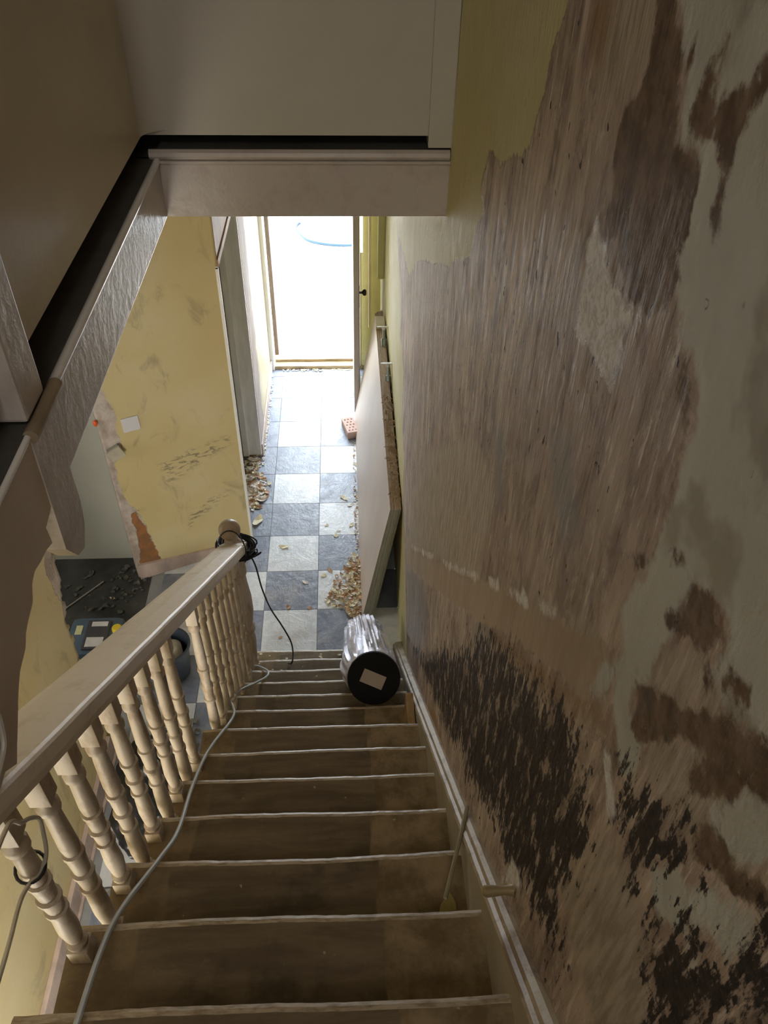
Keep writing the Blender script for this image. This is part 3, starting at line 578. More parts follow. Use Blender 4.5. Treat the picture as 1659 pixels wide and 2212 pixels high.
# ================================================================ balustrade
bal = thing('balustrade', 'cream painted stair balustrade with worn sloping handrail and turned spindles', 'balustrade', (-.32, -3.5, 0))
def bp(name, bm, mat, smooth=False): return rel(obj(name, bm, mat, bal, smooth), bal)
def railz(Y): return 1.575+.760*(-3.839-Y)
bm = bmesh.new()
sl = math.atan(.760); nY, nZ = math.sin(sl), math.cos(sl)          # normal of the sloping rail
sec = [(-.386, -.006), (-.383, -.001), (-.37, .002), (-.33, .004), (-.281, .002), (-.275, -.0005), (-.271, -.005), (-.2695, -.030), (-.272, -.046), (-.285, -.052), (-.365, -.052), (-.382, -.044)]
N = 70; rings = []; ya, yb = -3.46, -6.0
for k in range(N+1):
    Y = ya+(yb-ya)*k/N; Z = railz(Y); e = .0005*math.sin(Y*23)
    rings.append([bm.verts.new((x, Y+nY*(h+e), Z+nZ*(h+e))) for x, h in sec])
for a, b in zip(rings, rings[1:]):
    for q in range(len(sec)):
        q2 = (q+1) % len(sec); bm.faces.new((a[q], b[q], b[q2], a[q2]))
bm.faces.new(rings[0]); bm.faces.new(rings[-1][::-1])
bp('handrail', bm, M['rail'])
def baluster_bm(x, y, z0, z1):
    bm = bmesh.new(); L = z1-z0
    def ring(z, r): return [bm.verts.new((x+r*math.cos(a), y+r*math.sin(a), z)) for a in [2*math.pi*k/14 for k in range(14)]]
    box(bm, (x-.020, y-.020, z0), (x+.020, y+.020, z0+.05), .003)
    box(bm, (x-.019, y-.019, z1-.10), (x+.019, y+.019, z1), .003)
    b0, b1 = .05, L-.10; D = b1-b0
    P = [(b0, .016), (b0+.008, .020), (b0+.02, .021), (b0+.028, .014), (b0+.04, .0165), (b0+.10*D+.04, .0205), (b0+.30*D, .0185), (b0+.36*D, .0165), (b0+.365*D, .0215), (b0+.385*D, .0215), (b0+.39*D, .0165),
         (b0+.47*D, .0195), (b0+.485*D, .0225), (b0+.50*D, .0225), (b0+.51*D, .0165), (b0+.60*D, .0190), (b0+.62*D, .0165), (b0+.625*D, .0215), (b0+.645*D, .0215), (b0+.65*D, .0165),
         (b0+.70*D, .019), (b0+.88*D, .0165), (b1-.045, .0145), (b1-.035, .021), (b1-.02, .0215), (b1-.01, .015), (b1, .0165)]
    lathe(bm, [(r, h) for h, r in P], 14, Matrix.Translation((x, y, z0)))
    return bm
bx = -.318
spots = []
for i in range(2, 13):
    for q, d in enumerate((.008, .058+.0)):
        pass
for i in (1, 2, 3, 4, 5, 7, 8, 9, 10, 11):
    for d in ((.050, .155) if 1 < i < 11 else ((.05,) if i == 11 else (.172,))):
        spots.append((i, SY(i)-d))
for n_, (i, y) in enumerate(spots):
    z1 = railz(y)-.056/nZ*1.0-.012
    bp('baluster', baluster_bm(bx, y, SZ(i)-.001, z1+.02), M['baluster'])
# newel with ball finial
nx, ny = -.335, -3.56
nw = rel(obj('newel', (lambda b: (lathe(b, [(.040, 0), (.040, .06), (.046, .07), (.046, .085), (.038, .095), (.041, .12), (.048, .26), (.047, .30), (.040, .335), (.052, .35), (.052, .375), (.041, .39), (.046, .42), (.055, .50), (.054, .60), (.044, .70), (.040, .76), (.047, .775), (.047, .80), (.045, .82), (.045, .97), (.040, .985), (.028, 1.0), (.026, 1.02)], 28, Matrix.Translation((nx, ny, SZ(1)))), b)[1])(bmesh.new()), M['baluster'], bal, True), bal)
bm = bmesh.new(); bmesh.ops.create_uvsphere(bm, u_segments=28, v_segments=18, radius=.051, matrix=Matrix.Translation((nx-.004, ny, SZ(1)+1.062)))
o = bp('ball_finial', bm, worn_white('finial_paint', (.42, .33, .25), (.30, .22, .16), .45, .7, .4), True)
# ================================================================ cables
def curve_thing(name, pts, rad, mat, label, cat, sn=8, seg=8, group=None):
    bm = bmesh.new(); tube(bm, pts, rad, seg, True, sn); o = obj(name, bm, mat, None, True); tag(o, label, cat, group); return o
M['cable_grey'] = simple('grey_cable_sheath', (.40, .42, .40), .5, .12, 20, .1)
M['cable_black'] = simple('black_cable_sheath', (.012, .014, .02), .38, .3, 20, .1)
pts = [(x, y, z) for x, y, z in CAB]
curve_thing('grey_cable', pts, .0056, M['cable_grey'], 'thin grey cable snaking down the stairs beside the spindles', 'cable')
# coil of black cable round the newel head
coil = bmesh.new(); rr = random.Random(5)
cz = 1.335; path = []
turns = 16; n_ = 26
ax, ay = .066, .060
for k in range(turns*n_+1):
    a = 2*math.pi*k/n_; t_ = k/(turns*n_); tu = k//n_
    ra = ax+.012*math.sin(tu*2.1)+.006*math.sin(a*2+tu); rb = ay+.010*math.cos(tu*1.7)
    dx = .030*max(0, math.cos(a))*(.4+.6*abs(math.sin(tu*1.3)))
    path.append((nx+.004+(ra+dx)*math.cos(a), ny+rb*math.sin(a), cz+.024*math.sin(tu*1.9)+.018*math.sin(a+tu*.9)-.012*math.cos(a)))
tube(coil, path, .0042, 7)
co = obj('cable_coil', coil, M['cable_black'], None, True); tag(co, 'black cable coiled round the ball-topped newel post, its end trailing to the stairs', 'cable')
c2 = bmesh.new(); lp = []
for k in range(25):
    a = math.pi*(-.08)+k/24*math.pi*1.16
    lp.append((nx+.002+.064*math.cos(a), ny-.055+.012*math.sin(a), 1.365+.118*math.sin(a)))
tube(c2, lp, .0034, 7); o = obj('loop', c2, M['cable_black'], co, True)
c3 = bmesh.new(); lp = [(nx+.06, ny-.03, 1.30), (nx+.105, ny-.0, 1.285), (nx+.125, ny+.02, 1.28), (nx+.11, ny+.02, 1.262), (nx+.05, ny-.03, 1.27)]
tube(c3, lp, .0035, 7, True, 6); obj('loop', c3, M['cable_black'], co, True); c3 = bmesh.new(); lp = [(nx-.06, ny-.02, 1.30), (nx-.068, ny-.045, 1.25), (nx-.06, ny-.055, 1.225)]
tube(c3, lp, .004, 7, True, 6); obj('loose_end', c3, M['cable_black'], co, True); c3 = bmesh.new(); lp = [(nx+.062, ny+.05, 1.22), (nx+.045, ny+.045, 1.20), (nx+.028, ny+.04, 1.17)]
tube(c3, lp, .003, 7, True, 4); obj('loose_end', c3, M['cable_black'], co, True)
hp = [(-.29, -3.50, 1.28)]+[(x, y, z) for x, y, z in HANG[:-1]]+[(-.135, SY(1)-.03, SZ(1)+.006)]
c4 = bmesh.new(); tube(c4, hp, .0044, 8, True, 8); obj('trailing_end', c4, M['cable_black'], co, True)
# twist of black flex at the newel foot
curve_thing('flex_offcut', [(-.375, -3.62, SZ(1)+.075), (-.35, -3.625, SZ(1)+.085), (-.31, -3.622, SZ(1)+.06), (-.282, -3.61, SZ(1)+.015)], .004, M['cable_black'], 'short black flex bent round the foot of the turned newel post', 'cable')
# wire tied to the top spindle
wx = -.29
wp = [(wx, -5.76, 2.90), (wx, -5.69, 2.885), (wx, -5.669, 2.847), (wx, -5.648, 2.82), (wx, -5.631, 2.785), (wx, -5.638, 2.752), (wx, -5.655, 2.717), (wx-.01, -5.668, 2.695), (wx-.03, -5.71, 2.69), (wx-.02, -5.789, 2.715), (wx-.015, -5.86, 2.73), (wx-.01, -6.0, 2.76)]
curve_thing('pale_wire', wp, .0036, simple('wire_sheath', (.55, .52, .45), .4, .15, 20, 0), 'pale wire looped under the handrail and hitched to the nearest spindle', 'wire')
curve_thing('black_tie', [(bx+.024*math.cos(a), -5.667+.024*math.sin(a), 2.695+.006*math.sin(a)) for a in [k*math.pi/8 for k in range(17)]], .0028, M['cable_black'], 'black tie round the spindle nearest the camera', 'cable tie', 1)
curve_thing('cable_hook', [(XF+.012, -5.72, 3.10), (XF+.012, -5.655, 3.105), (XF+.012, -5.64, 3.09), (XF+.012, -5.645, 3.07), (XF+.012, -5.66, 3.04), (XF+.012, -5.70, 3.03)], .004, simple('hook_metal', (.50, .46, .40), .35, .1, 20, 0), 'thin bent wire hook on the brown plaster at the far left', 'hook', 5)
# ================================================================ foil roll on the stairs
def foil_roll():
    P0 = Vector((.306, -4.235, 1.205)); d = Vector((-.012, .7386, -.674)).normalized(); L = 1.30; R0 = .1115
    t = thing('insulation_roll', 'silver foil roll with black end and a paper label lying on the lower stairs', 'roll', tuple(P0))
    ex = d.orthogonal().normalized(); ex = (Vector((1, 0, 0))-d*d.x).normalized(); ey = d.cross(ex)
    bm = bmesh.new(); seg = 120; N = 46; rings = []
    for k in range(N+1):
        s = k/N; ring = []
        for q in range(seg):
            a = 2*math.pi*q/seg
            wr = noise.noise(Vector((math.cos(a)*6+3, math.sin(a)*6, s*.9)))*.010+noise.noise(Vector((math.cos(a)*13, math.sin(a)*13, s*1.2)))*.011
            sag = 1+.06*math.sin(math.pi*s)
            # the wrapping hangs a little loose on the left
            lo = .022*max(0, math.cos(a-math.pi*1.02))*math.sin(math.pi*min(1, s*2.2))
            r = (R0*sag+wr*min(1, s*9+.12)+lo)*(1-.05*max(0, s-.9)*10*.3)
            ring.append(bm.verts.new(d*(L*s)+ex*(math.cos(a)*r)+ey*(math.sin(a)*r)))
        rings.append(ring)
    for a, b in zip(rings, rings[1:]):
        for q in range(seg): bm.faces.new((a[q], a[(q+1) % seg], b[(q+1) % seg], b[q]))
    bm.faces.new(rings[-1])
    n = NT('crinkled_foil')
    n1 = n.noise(5, 3, .55, None, .5)
    foil = n.out((.80, .78, .88), n.ramp(n1, .3, .7, .18, .34), n.bump(n.math('ADD', n1, n.noise(40, 3, .6)), .25, .006), metal=.75)
    obj('foil_wrapping', bm, foil, t, True)
    bm = bmesh.new(); Mx = Matrix((ex, ey, d)).transposed().to_4x4()
    lathe(bm, [(0, -.008), (R0*.9, -.009), (R0*1.0, -.006), (R0*1.012, .0), (R0*1.012, .02), (R0*.98, .024)], 64, Mx)
    obj('end_cap', bm, simple('black_plastic_end', (.006, .0065, .008), .9, .2, 8, .2), t, True)
    bm = bmesh.new()
    # label about 60 x 32 mm, turned on the end
    a = -.42; c, s = math.cos(a), math.sin(a)
    up = -ey if ey.z < 0 else ey
    for (u0, v0, u1, v1) in ((-.050, -.029, .050, .029),):
        vs = []
        for z_ in (-.0085, -.0105):
            for u, v in ((u0, v0), (u1, v0), (u1, v1), (u0, v1)):
                uu = u*c-v*s-.004; vv = u*s+v*c-.002
                vs.append(bm.verts.new(ex*uu+up*vv+d*z_))
        for q in ((0, 1, 2, 3), (7, 6, 5, 4), (0, 4, 5, 1), (1, 5, 6, 2), (2, 6, 7, 3), (3, 7, 4, 0)): bm.faces.new([vs[i] for i in q])
    o = obj('paper_label', bm, simple('buff_paper', (.55, .47, .40), .7, .06, 10, 0), t)
    return t
foil_roll()
# ================================================================ sheets leaning on the right wall
M['sheet'] = simple('pink_beige_board', (.64, .55, .49), .5, .06, 2.5, .1, bscale=80)
M['sheet_edge'] = simple('board_edge', (.34, .34, .27), .65, .25, 10, .3, stretch=(20, 1, 1))
M['sheet_top'] = simple('rough_board_top', (.40, .29, .18), .75, .3, 14, .6, bscale=70, stretch=(20, 2, 1))
for k in range(4):
    t0 = .0195*k; th = .0175
    b = (.288+t0, 0.0); tp = (.452+t0*.78, .955); dx, dz = tp[0]-b[0], tp[1]-b[1]; Ln = math.hypot(dx, dz); nx_, nz_ = dz/Ln, -dx/Ln
    y0 = -2.895-.004*((k*7) % 3); y1 = -.60+.01*k
    bm = bmesh.new(); c = [(b[0], b[1]), (b[0]+nx_*th, max(0, b[1]+nz_*th)), (tp[0]+nx_*th, tp[1]+nz_*th), (tp[0], tp[1])]
    N = 40; rr = random.Random(k); rings = []
    for q in range(N+1):
        Y = y0+(y1-y0)*q/N; e = rr.uniform(0, .006) if k else 0
        rings.append([bm.verts.new((x, Y, z+(e if z > .5 else 0))) for x, z in c])
    for a, b_ in zip(rings, rings[1:]):
        for q in range(4):
            q2 = (q+1) % 4; bm.faces.new((a[q], b_[q], b_[q2], a[q2])).material_index = 2 if q == 2 else 0
    bm.faces.new(rings[0]).material_index = 1; bm.faces.new(rings[-1][::-1]).material_index = 1
    o = obj('building_board', bm, [M['sheet'], M['sheet_edge'], M['sheet_top']])
    tag(o, ['large pink-beige board at the front of the stack leaning on the right wall', 'board second from the front in the stack leaning on the right wall',
            'board third from the front in the leaning stack', 'rearmost board of the leaning stack, nearest the stripped wall'][k], 'board', 'boards stacked on edge against the right wall')
# shredded fibre lying along the top edges
bm = bmesh.new(); rr = random.Random(9)
for q in range(260):
    y = rr.uniform(-2.82, -1.72); dens = 1
    x = .462+rr.uniform(0, .062); z = .955+rr.uniform(.0, .010); L = rr.uniform(.01, .045); a = rr.uniform(0, 6.28)
    p0 = Vector((x, y, z)); d = Vector((math.cos(a)*.6, math.sin(a), rr.uniform(-.1, .25)))*L
    tube(bm, [p0, p0+d*.5+Vector((0, 0, .004)), p0+d], rr.uniform(.001, .0026), 4)
o = obj('shredded_fibre', bm, simple('brown_fibre', (.36, .23, .12), .8, .4, 30, .2)); tag(o, 'shredded brown fibre lying along the top edge of the leaning boards', 'debris'); o['kind'] = 'stuff'
# two adjustable feet lying on the board tops
def foot(y, x, z, cyan, label, tilt):
    t = thing('adjustable_foot', label, 'foot', (x, y, z), 'metal feet on the leaning boards')
    Mx = Matrix.Rotation(tilt, 4, 'X')
    bm = bmesh.new(); lathe(bm, [(.0, .0), (.046, .0), (.052, .003), (.050, .007), (.020, .010), (.012, .018), (.010, .03)], 28, Mx)
    obj('disc', bm, simple('white_plastic', (.82, .82, .82), .3, .04, 5, 0), t, True)
    bm = bmesh.new(); lathe(bm, [(.009, .03), (.009, .085), (.019, .088), (.021, .10), (.019, .13), (.021, .135), (.021, .175), (.016, .18), (.012, .18)], 20, Mx)
    o = obj('sleeve', bm, simple('dull_metal', (.35, .40, .42), .3, .15, 12, .1, metal=.8), t, True)
    bm = bmesh.new(); lathe(bm, [(0, .1795), (.012, .1795), (.012, .19), (0, .19)], 16, Mx); obj('bore', bm, M['cable_black'], t, True)
    return t
foot(-1.02, .500, 1.075, False, 'upright white disc foot with metal sleeve, farther of the two on the boards', math.radians(152))
foot(-1.50, .508, 1.062, True, 'white disc foot with dark metal sleeve, nearer of the two on the boards', math.radians(152))
bm = bmesh.new(); box(bm, (.448, -.86, .957), (.522, -.70, .985), .004); tag(obj('timber_offcut', bm, simple('cream_offcut', (.62, .56, .40), .6, .15, 9, .2)), 'pale timber offcut resting on the far end of the leaning boards', 'offcut')
# trunking and batten by the entrance
bm = bmesh.new(); box(bm, (.478, -.42, 1.15), (.530, -.37, 2.6), .004); tag(obj('wall_trunking', bm, simple('yellow_trunking', (.78, .76, .36), .35, .05, 6, 0)), 'bright yellow painted trunking fixed upright on the right wall by the entrance', 'trunking')
bm = bmesh.new(); tube(bm, [(.436, .072, .46), (.432, .075, 2.05)], .011, 10); tag(obj('pink_pipe', bm, simple('pink_pipe_paint', (.85, .70, .62), .35, .05, 6, 0), None, True), 'slim pink pipe running down the wall behind the open door', 'pipe')
# ================================================================ entrance door, open into the hall
dr = bmesh.new(); box(dr, (.286, -.59, .012), (.328, .085, 2.08), .003)
door = obj('door_1', dr, simple('door_paint', (.50, .44, .40), .45, .1, 5, .2, stretch=(8, 8, 1))); door['kind'] = 'structure'
bm = bmesh.new(); box(bm, (.33, -.55, .15), (.334, .08, 2.0)); obj('door_face', bm, simple('door_yellow', (.62, .56, .22), .45, .1, 5, .1), door)
bm = bmesh.new(); box(bm, (.326, -.56, .98), (.334, -.52, 1.16), .003); lathe(bm, [(.010, 0), (.009, .02), (.022, .03), (.026, .042), (.020, .054), (0, .058)], 20, Matrix.Translation((.332, -.54, 1.10)) @ Matrix.Rotation(math.pi/2, 4, 'Y'))
obj('door_handle', bm, simple('dark_bronze', (.07, .06, .055), .35, .2, 10, 0, metal=.7), door, False)
# ================================================================ brick door stop
def brick():
    bm = bmesh.new(); L, Wd, Ht = .212, .102, .065; NX, NYY = 5, 3
    # top with 12 round holes in staggered rows: grid of cells, each cell a square ring around a hole
    cx, cy = 5, 3; cw, cl = Wd/cx*1.0, L/4.0
    def v(x, y, z): return bm.verts.new((x, y, z))
    # four rows of three holes, alternate rows shifted
    rows = 5; hr = .0085; m = .012; seg = 12
    holes = []
    for r in range(rows):
        yy = -L/2+.030+(L-.060)*r/(rows-1)
        xs = (-.028, .0, .028) if r % 2 == 0 else (-.014, .014)
        for x in xs: holes.append((x, yy))
    o_ = bmesh.new(); box(o_, (-Wd/2, -L/2, 0), (Wd/2, L/2, Ht), .003)
    return o_, holes, hr, Ht
bmb, holes, hr, Ht = brick()
n = NT('pink_clay'); cl = n.mix(n.ramp(n.noise(30, 4, .6), .35, .65), (.55, .38, .33), (.68, .50, .44))
bk = obj('brick', bmb, n.out(cl, .85, n.bump(n.noise(90, 4, .6), .4, .003)))
bk.location = (.247, -.845, 0); bk.rotation_euler = (0, 0, math.radians(14))
cut = bmesh.new()
for x, y in holes: lathe(cut, [(hr, .012), (hr, Ht+.01)], 14, Matrix.Translation((x, y, 0)))
cme = bpy.data.meshes.new('holes'); bmesh.ops.recalc_face_normals(cut, faces=cut.faces); cut.to_mesh(cme); cut.free()
cob = bpy.data.objects.new('holes', cme); COL.objects.link(cob); cob.location = bk.location; cob.rotation_euler = bk.rotation_euler
md = bk.modifiers.new('holes', 'BOOLEAN'); md.operation = 'DIFFERENCE'; md.object = cob; md.solver = 'EXACT'
bpy.context.view_layer.update(); dg = bpy.context.evaluated_depsgraph_get()
nm = bpy.data.meshes.new_from_object(bk.evaluated_get(dg)); bk.modifiers.clear(); bk.data = nm; bpy.data.objects.remove(cob)
tag(bk, 'pink perforated clay brick on the tiles against the foot of the open door', 'brick')
# ================================================================ flakes and debris
def flake_bm(sz, seed, thick=.0012, curl=.5):
    rr = random.Random(seed); bm = bmesh.new(); n_ = 11; top = []; bot = []
    el = rr.uniform(.45, .8); ph = rr.uniform(0, 6.28)
    ctr_t = bm.verts.new((0, 0, thick)); ctr_b = bm.verts.new((0, 0, 0))
    for k in range(n_):
        a = 2*math.pi*k/n_; r = sz*rr.uniform(.65, 1.1); x = r*math.cos(a); y = r*el*math.sin(a)
        z = curl*abs(x*math.cos(ph)+y*math.sin(ph))*.55
        top.append(bm.verts.new((x, y, z+thick))); bot.append(bm.verts.new((x, y, z)))
    for k in range(n_):
        q = (k+1) % n_
        bm.faces.new((ctr_t, top[k], top[q])); bm.faces.new((ctr_b, bot[q], bot[k])); bm.faces.new((top[k], bot[k], bot[q], top[q]))
    return bm
M['flake'] = simple('cream_paint_flake', (.74, .66, .44), .6, .15, 30, .1)
M['flake_white'] = simple('white_paint_flake', (.80, .76, .70), .6, .1, 30, .1)
M['flake_rust'] = simple('rusty_wallpaper', (.50, .29, .15), .7, .3, 30, .1)
FL = [  # x, y, size, material, label
 (-.248, -2.215, .040, 'flake', 'single flat yellow paint flake on the pale tile behind the newel'),
 (-.445, -1.93, .070, 'flake', 'large curled cream flake on the tiles by the left wall corner'),
 (-.085, -2.56, .030, 'flake_white', 'small white and tan flake in the middle of the dark tile'),
 (.040, -2.50, .024, 'flake', 'small tan flake left of the rust-edged scrap'),
 (.080, -2.45, .030, 'flake_rust', 'rust-edged scrap on the pale tile left of the wood-chip pile'),
 (.140, -2.06, .020, 'flake_white', 'upper of two narrow white flakes on the dark tile by the boards'),
 (.125, -2.11, .026, 'flake', 'lower of two narrow flakes on the dark tile by the boards'),
 (.055, -2.00, .016, 'flake', 'tiny beige flake left of the two narrow flakes'),
 (.235, -2.00, .028, 'flake', 'pale flake touching the bottom of the leaning boards'),
 (.185, -1.70, .045, 'flake', 'long yellowish flake on the pale tile near the boards'),
 (.235, -1.78, .032, 'flake_white', 'white flake curled beside the long yellowish one'),
 (-.190, -2.78, .022, 'flake_rust', 'rusty fragment at the top of the pale tile near the stairs'),
 (-.050, -2.79, .018, 'flake_rust', 'small rusty chip right of the rusty fragment'),
 (.150, -3.16, .024, 'flake', 'pale flake just below the stair foot beside the foil roll'),
 (.105, -3.19, .028, 'flake', 'beige flake on the dark tile at the foot of the stairs'),
 (-.230, -3.03, .014, 'flake_rust', 'brown chip low on the last pale tile'),
]
for i, (x, y, s, m, lab) in enumerate(FL):
    o = obj('paint_flake', flake_bm(s, i*3+1), M[m]); o.location = (x, y, .0012); o.rotation_euler = (0, 0, i*1.3)
    tag(o, lab, 'paint flake', 'loose flakes on the hall tiles')
def pile(name, spots, n_, label, cat, seed, mats, szr, zmax, cols):
    rr = random.Random(seed); bm = bmesh.new()
    for q in range(n_):
        cx, cy, rx, ry = rr.choice(spots); a = rr.uniform(0, 6.28); r = math.sqrt(rr.random())
        x = cx+rx*r*math.cos(a); y = cy+ry*r*math.sin(a); z = zmax*(1-r)*rr.random()
        s = rr.uniform(*szr); fb = flake_bm(s, rr.randrange(9999), .0015, rr.uniform(.2, 1.1))
        Mx = Matrix.Translation((x, y, z+.003)) @ Matrix.Rotation(rr.uniform(0, 6.28), 4, 'Z') @ Matrix.Rotation(rr.uniform(-.7, .7)*min(1, z/.012), 4, 'X')
        mi = rr.choice(cols); mp = {v: bm.verts.new(Mx @ v.co) for v in fb.verts}
        for f in fb.faces: bm.faces.new([mp[v] for v in f.verts]).material_index = mi
        fb.free()
    o = obj(name, bm, mats); tag(o, label, cat); o['kind'] = 'stuff'; return o
mm = [M['flake'], M['flake_white'], M['flake_rust']]
pile('wood_chip_pile', [(.215, -2.60, .11, .17), (.245, -2.50, .06, .20), (.17, -2.70, .12, .09), (.235, -2.8, .05, .08)], 430, 'pile of curled tan wood chips on the tiles against the leaning boards', 'debris', 11, mm, (.008, .026), .045, [0, 0, 1, 2, 2])
pile('doorway_debris', [(-.52, -1.45, .07, .24), (-.49, -1.66, .085, .16), (-.50, -1.58, .12, .20), (-.54, -1.30, .06, .14)], 330, 'scattered rusty scraps and white flakes in the inner doorway on the left', 'debris', 12, mm, (.008, .034), .03, [0, 1, 1, 2, 2])
pile('wall_foot_flakes', [(-.452, -.9, .012, .40), (-.452, -.45, .012, .5)], 170, 'line of white crumbs along the foot of the far left wall', 'debris', 13, mm, (.004, .014), .02, [1, 1, 0])
pile('board_foot_crumbs', [(.272, -1.9, .014, .75), (.272, -1.5, .012, .8)], 150, 'line of crumbs along the foot of the leaning boards', 'debris', 14, mm, (.004, .012), .01, [0, 1, 2])
pile('threshold_crumbs', [(-.05, .10, .34, .02)], 90, 'shavings along the inside of the wooden threshold', 'debris', 15, mm, (.004, .014), .008, [0, 1, 1])
def spile(i, x, y, sx, sy, n_, seed): pass
# crumbs on the bottom steps
rr = random.Random(77)
bm = bmesh.new()
for q in range(30):
    i = rr.choice([0, 0, 0, 1]); x = rr.uniform(-.34, .2) if i == 0 else rr.uniform(-.3, -.05); y = SY(i)-rr.uniform(.02, .19); s = rr.uniform(.003, .012)
    fb = flake_bm(s, q, .0015, .6); mp = {v: bm.verts.new(v.co+Vector((x, y, SZ(i)+.003))) for v in fb.verts}
    for f in fb.faces: bm.faces.new([mp[v] for v in f.verts]).material_index = rr.choice([0, 1, 0])
    fb.free()
o = obj('step_crumbs', bm, mm); tag(o, 'pale crumbs scattered on the two lowest steps', 'debris'); o['kind'] = 'stuff'
# ================================================================ bits at the right side of the stairs
bm = bmesh.new(); box(bm, (-.022, -.0, -.07), (.022, .02, .0), .003)
zt = SZ(5)
bm.free(); bm = bmesh.new()
prism(bm, [(-4.47, 1.165), (-4.30, 1.162), (-4.14, 1.045), (-4.14, .985), (-4.30, 1.10), (-4.345, 1.165)], lambda u, v, t_: (t_, u, v), .418, .46); bm.free()
bm = bmesh.new(); box(bm, (.428, -4.545, SZ(5)+.001), (.459, -4.37, SZ(5)+.125), .004)
tag(obj('wood_block', bm, simple('orange_pine', (.42, .27, .11), .6, .3, 8, .3, stretch=(3, 3, 1))), 'orange-brown timber block standing on a step against the wall string, beside the foil roll', 'wood block')
bm = bmesh.new(); tube(bm, [(.490, -5.30, 2.13), (.45, -5.42, 2.19), (.405, -5.545, 2.20)], .005, 6); tag(obj('thin_lath', bm, simple('weathered_lath', (.32, .28, .17), .6, .2, 12, .1)), 'thin broken lath leaning from the wall string down onto a step', 'stick')
bm = bmesh.new(); prism(bm, [(.385, -5.60), (.43, -5.605), (.437, -5.525), (.425, -5.50), (.40, -5.53)], lambda u, v, t_: (u, v, t_), SZ(10)+.001, SZ(10)+.006)
tag(obj('paint_scrap', bm, simple('olive_yellow_scrap', (.42, .36, .12), .6, .15, 15, .1)), 'olive-yellow torn scrap on the step below the leaning lath', 'scrap')
pg = bmesh.new(); lathe(pg, [(.012, 0), (.009, .012), (.008, .02), (.011, .05), (.011, .056), (.006, .060)], 16, Matrix.Translation((.502, -5.655, 2.50)) @ Matrix.Rotation(-math.pi/2, 4, 'Y'))
tag(obj('wall_peg', pg, simple('brass_brown', (.35, .27, .14), .45, .1, 10, 0), None, True), 'short tan wooden peg sticking out of the bare wall near the stairs', 'peg')
# ================================================================ switch plates on the angled wall
def aframe(u, z, off): return Vector((A0[0]+AD[0]*u, A0[1]+AD[1]*u, z))+Vector((AD[1], -AD[0], 0))*off*-1
NRM = Vector((-AD[1]*-1, AD[0]*-1, 0)); NRM = Vector((AD[1], -AD[0], 0)); 
if NRM.y > 0: NRM = -NRM
def plate(u0, z0, w, h, rot, th, off=.0):
    bm = bmesh.new(); box(bm, (-w/2, -h/2, 0), (w/2, h/2, th), .002)
    c, s = math.cos(rot), math.sin(rot); U_ = Vector((-AD[0], -AD[1], 0)); Z_ = Vector((0, 0, 1))
    P = Vector((A0[0]+AD[0]*u0, A0[1]+AD[1]*u0, z0))
    for v in bm.verts:
        x, y, z = v.co; v.co = P+U_*(x*c-y*s)+Z_*(x*s+y*c)+NRM*(z+off)
    return bm
o = obj('blank_plate', plate(.629, 1.235, .098, .095, .03, .010), simple('white_plate', (.68, .68, .72), .35, .04, 8, 0)); tag(o, 'white square blanking plate on the yellow wall', 'wall plate')
lo = thing('socket_box', 'loose socket box hanging crookedly at the broken edge of the yellow wall', 'socket', tuple(Vector((A0[0]+AD[0]*.752, A0[1]+AD[1]*.752, 1.07))+NRM*.02))
pb = plate(.752, 1.075, .085, .075, .38, .016, .028)
rel(obj('faceplate', pb, simple('dirty_cream_plate', (.50, .46, .36), .45, .15, 12, .1), lo), lo)
pb = plate(.752, 1.078, .074, .066, .38, .030, -.004); rel(obj('back_box', pb, simple('dull_steel_box', (.30, .29, .26), .5, .15, 12, .1), lo), lo)
bm = bmesh.new(); bmesh.ops.create_uvsphere(bm, u_segments=14, v_segments=10, radius=.013)
for v in bm.verts: v.co.z *= 1.6
o = obj('wire_connector', bm, simple('orange_plastic', (.85, .12, .02), .4, .05, 10, 0), None, True); P = Vector((A0[0]+AD[0]*.818, A0[1]+AD[1]*.818, 1.30))+NRM*.012; o.location = P; tag(o, 'tiny bright orange wire connector at the edge of the broken opening', 'connector')
# ================================================================ side room: canister, dust, stick
def canister():
    t = thing('power_tool_case', 'blue-grey rounded case with pale stickers on the dark floor beyond the opening', 'case', (-1.33, -3.13, 0))
    bm = bmesh.new(); box(bm, (-.165, -.15, 0), (.165, .15, .20), .055); bb = obj('body', bm, simple('blue_grey_plastic', (.10, .15, .22), .4, .2, 6, .1), t, True)
    bm = bmesh.new(); box(bm, (-.05, -.12, .198), (.09, .10, .214), .006); obj('lid', bm, simple('dark_grey_plastic', (.07, .07, .085), .45, .1, 8, 0), t)
    wt = simple('sticker_white', (.72, .72, .74), .4, .1, 30, 0)
    bm = bmesh.new(); box(bm, (-.02, .05, .214), (.075, .085, .217)); obj('sticker', bm, wt, t)
    bm = bmesh.new(); box(bm, (-.03, -.105, .214), (.07, -.035, .217)); obj('sticker', bm, wt, t)
    bm = bmesh.new(); box(bm, (-.115, .0, .196), (-.075, .07, .203), .002); obj('sticker', bm, simple('sticker_yellow', (.75, .75, .45), .4, .1, 30, 0), t)
    bm = bmesh.new(); lathe(bm, [(.030, .17), (.032, .20), (.030, .222), (.024, .228), (0, .228)], 24, Matrix.Translation((.135, .03, 0))); o = obj('cap', bm, simple('yellow_cap', (.80, .60, .04), .4, .08, 12, 0), t, True); o['label'] = 'yellow round cap'
canister()
bm = bmesh.new(); tube(bm, [(-1.66, -2.78, .01), (-1.44, -2.52, .012)], .004, 6); tag(obj('thin_rod', bm, simple('grey_rod', (.45, .45, .42), .5, .1, 8, 0)), 'thin grey rod lying on the dark floor beyond the opening', 'rod')
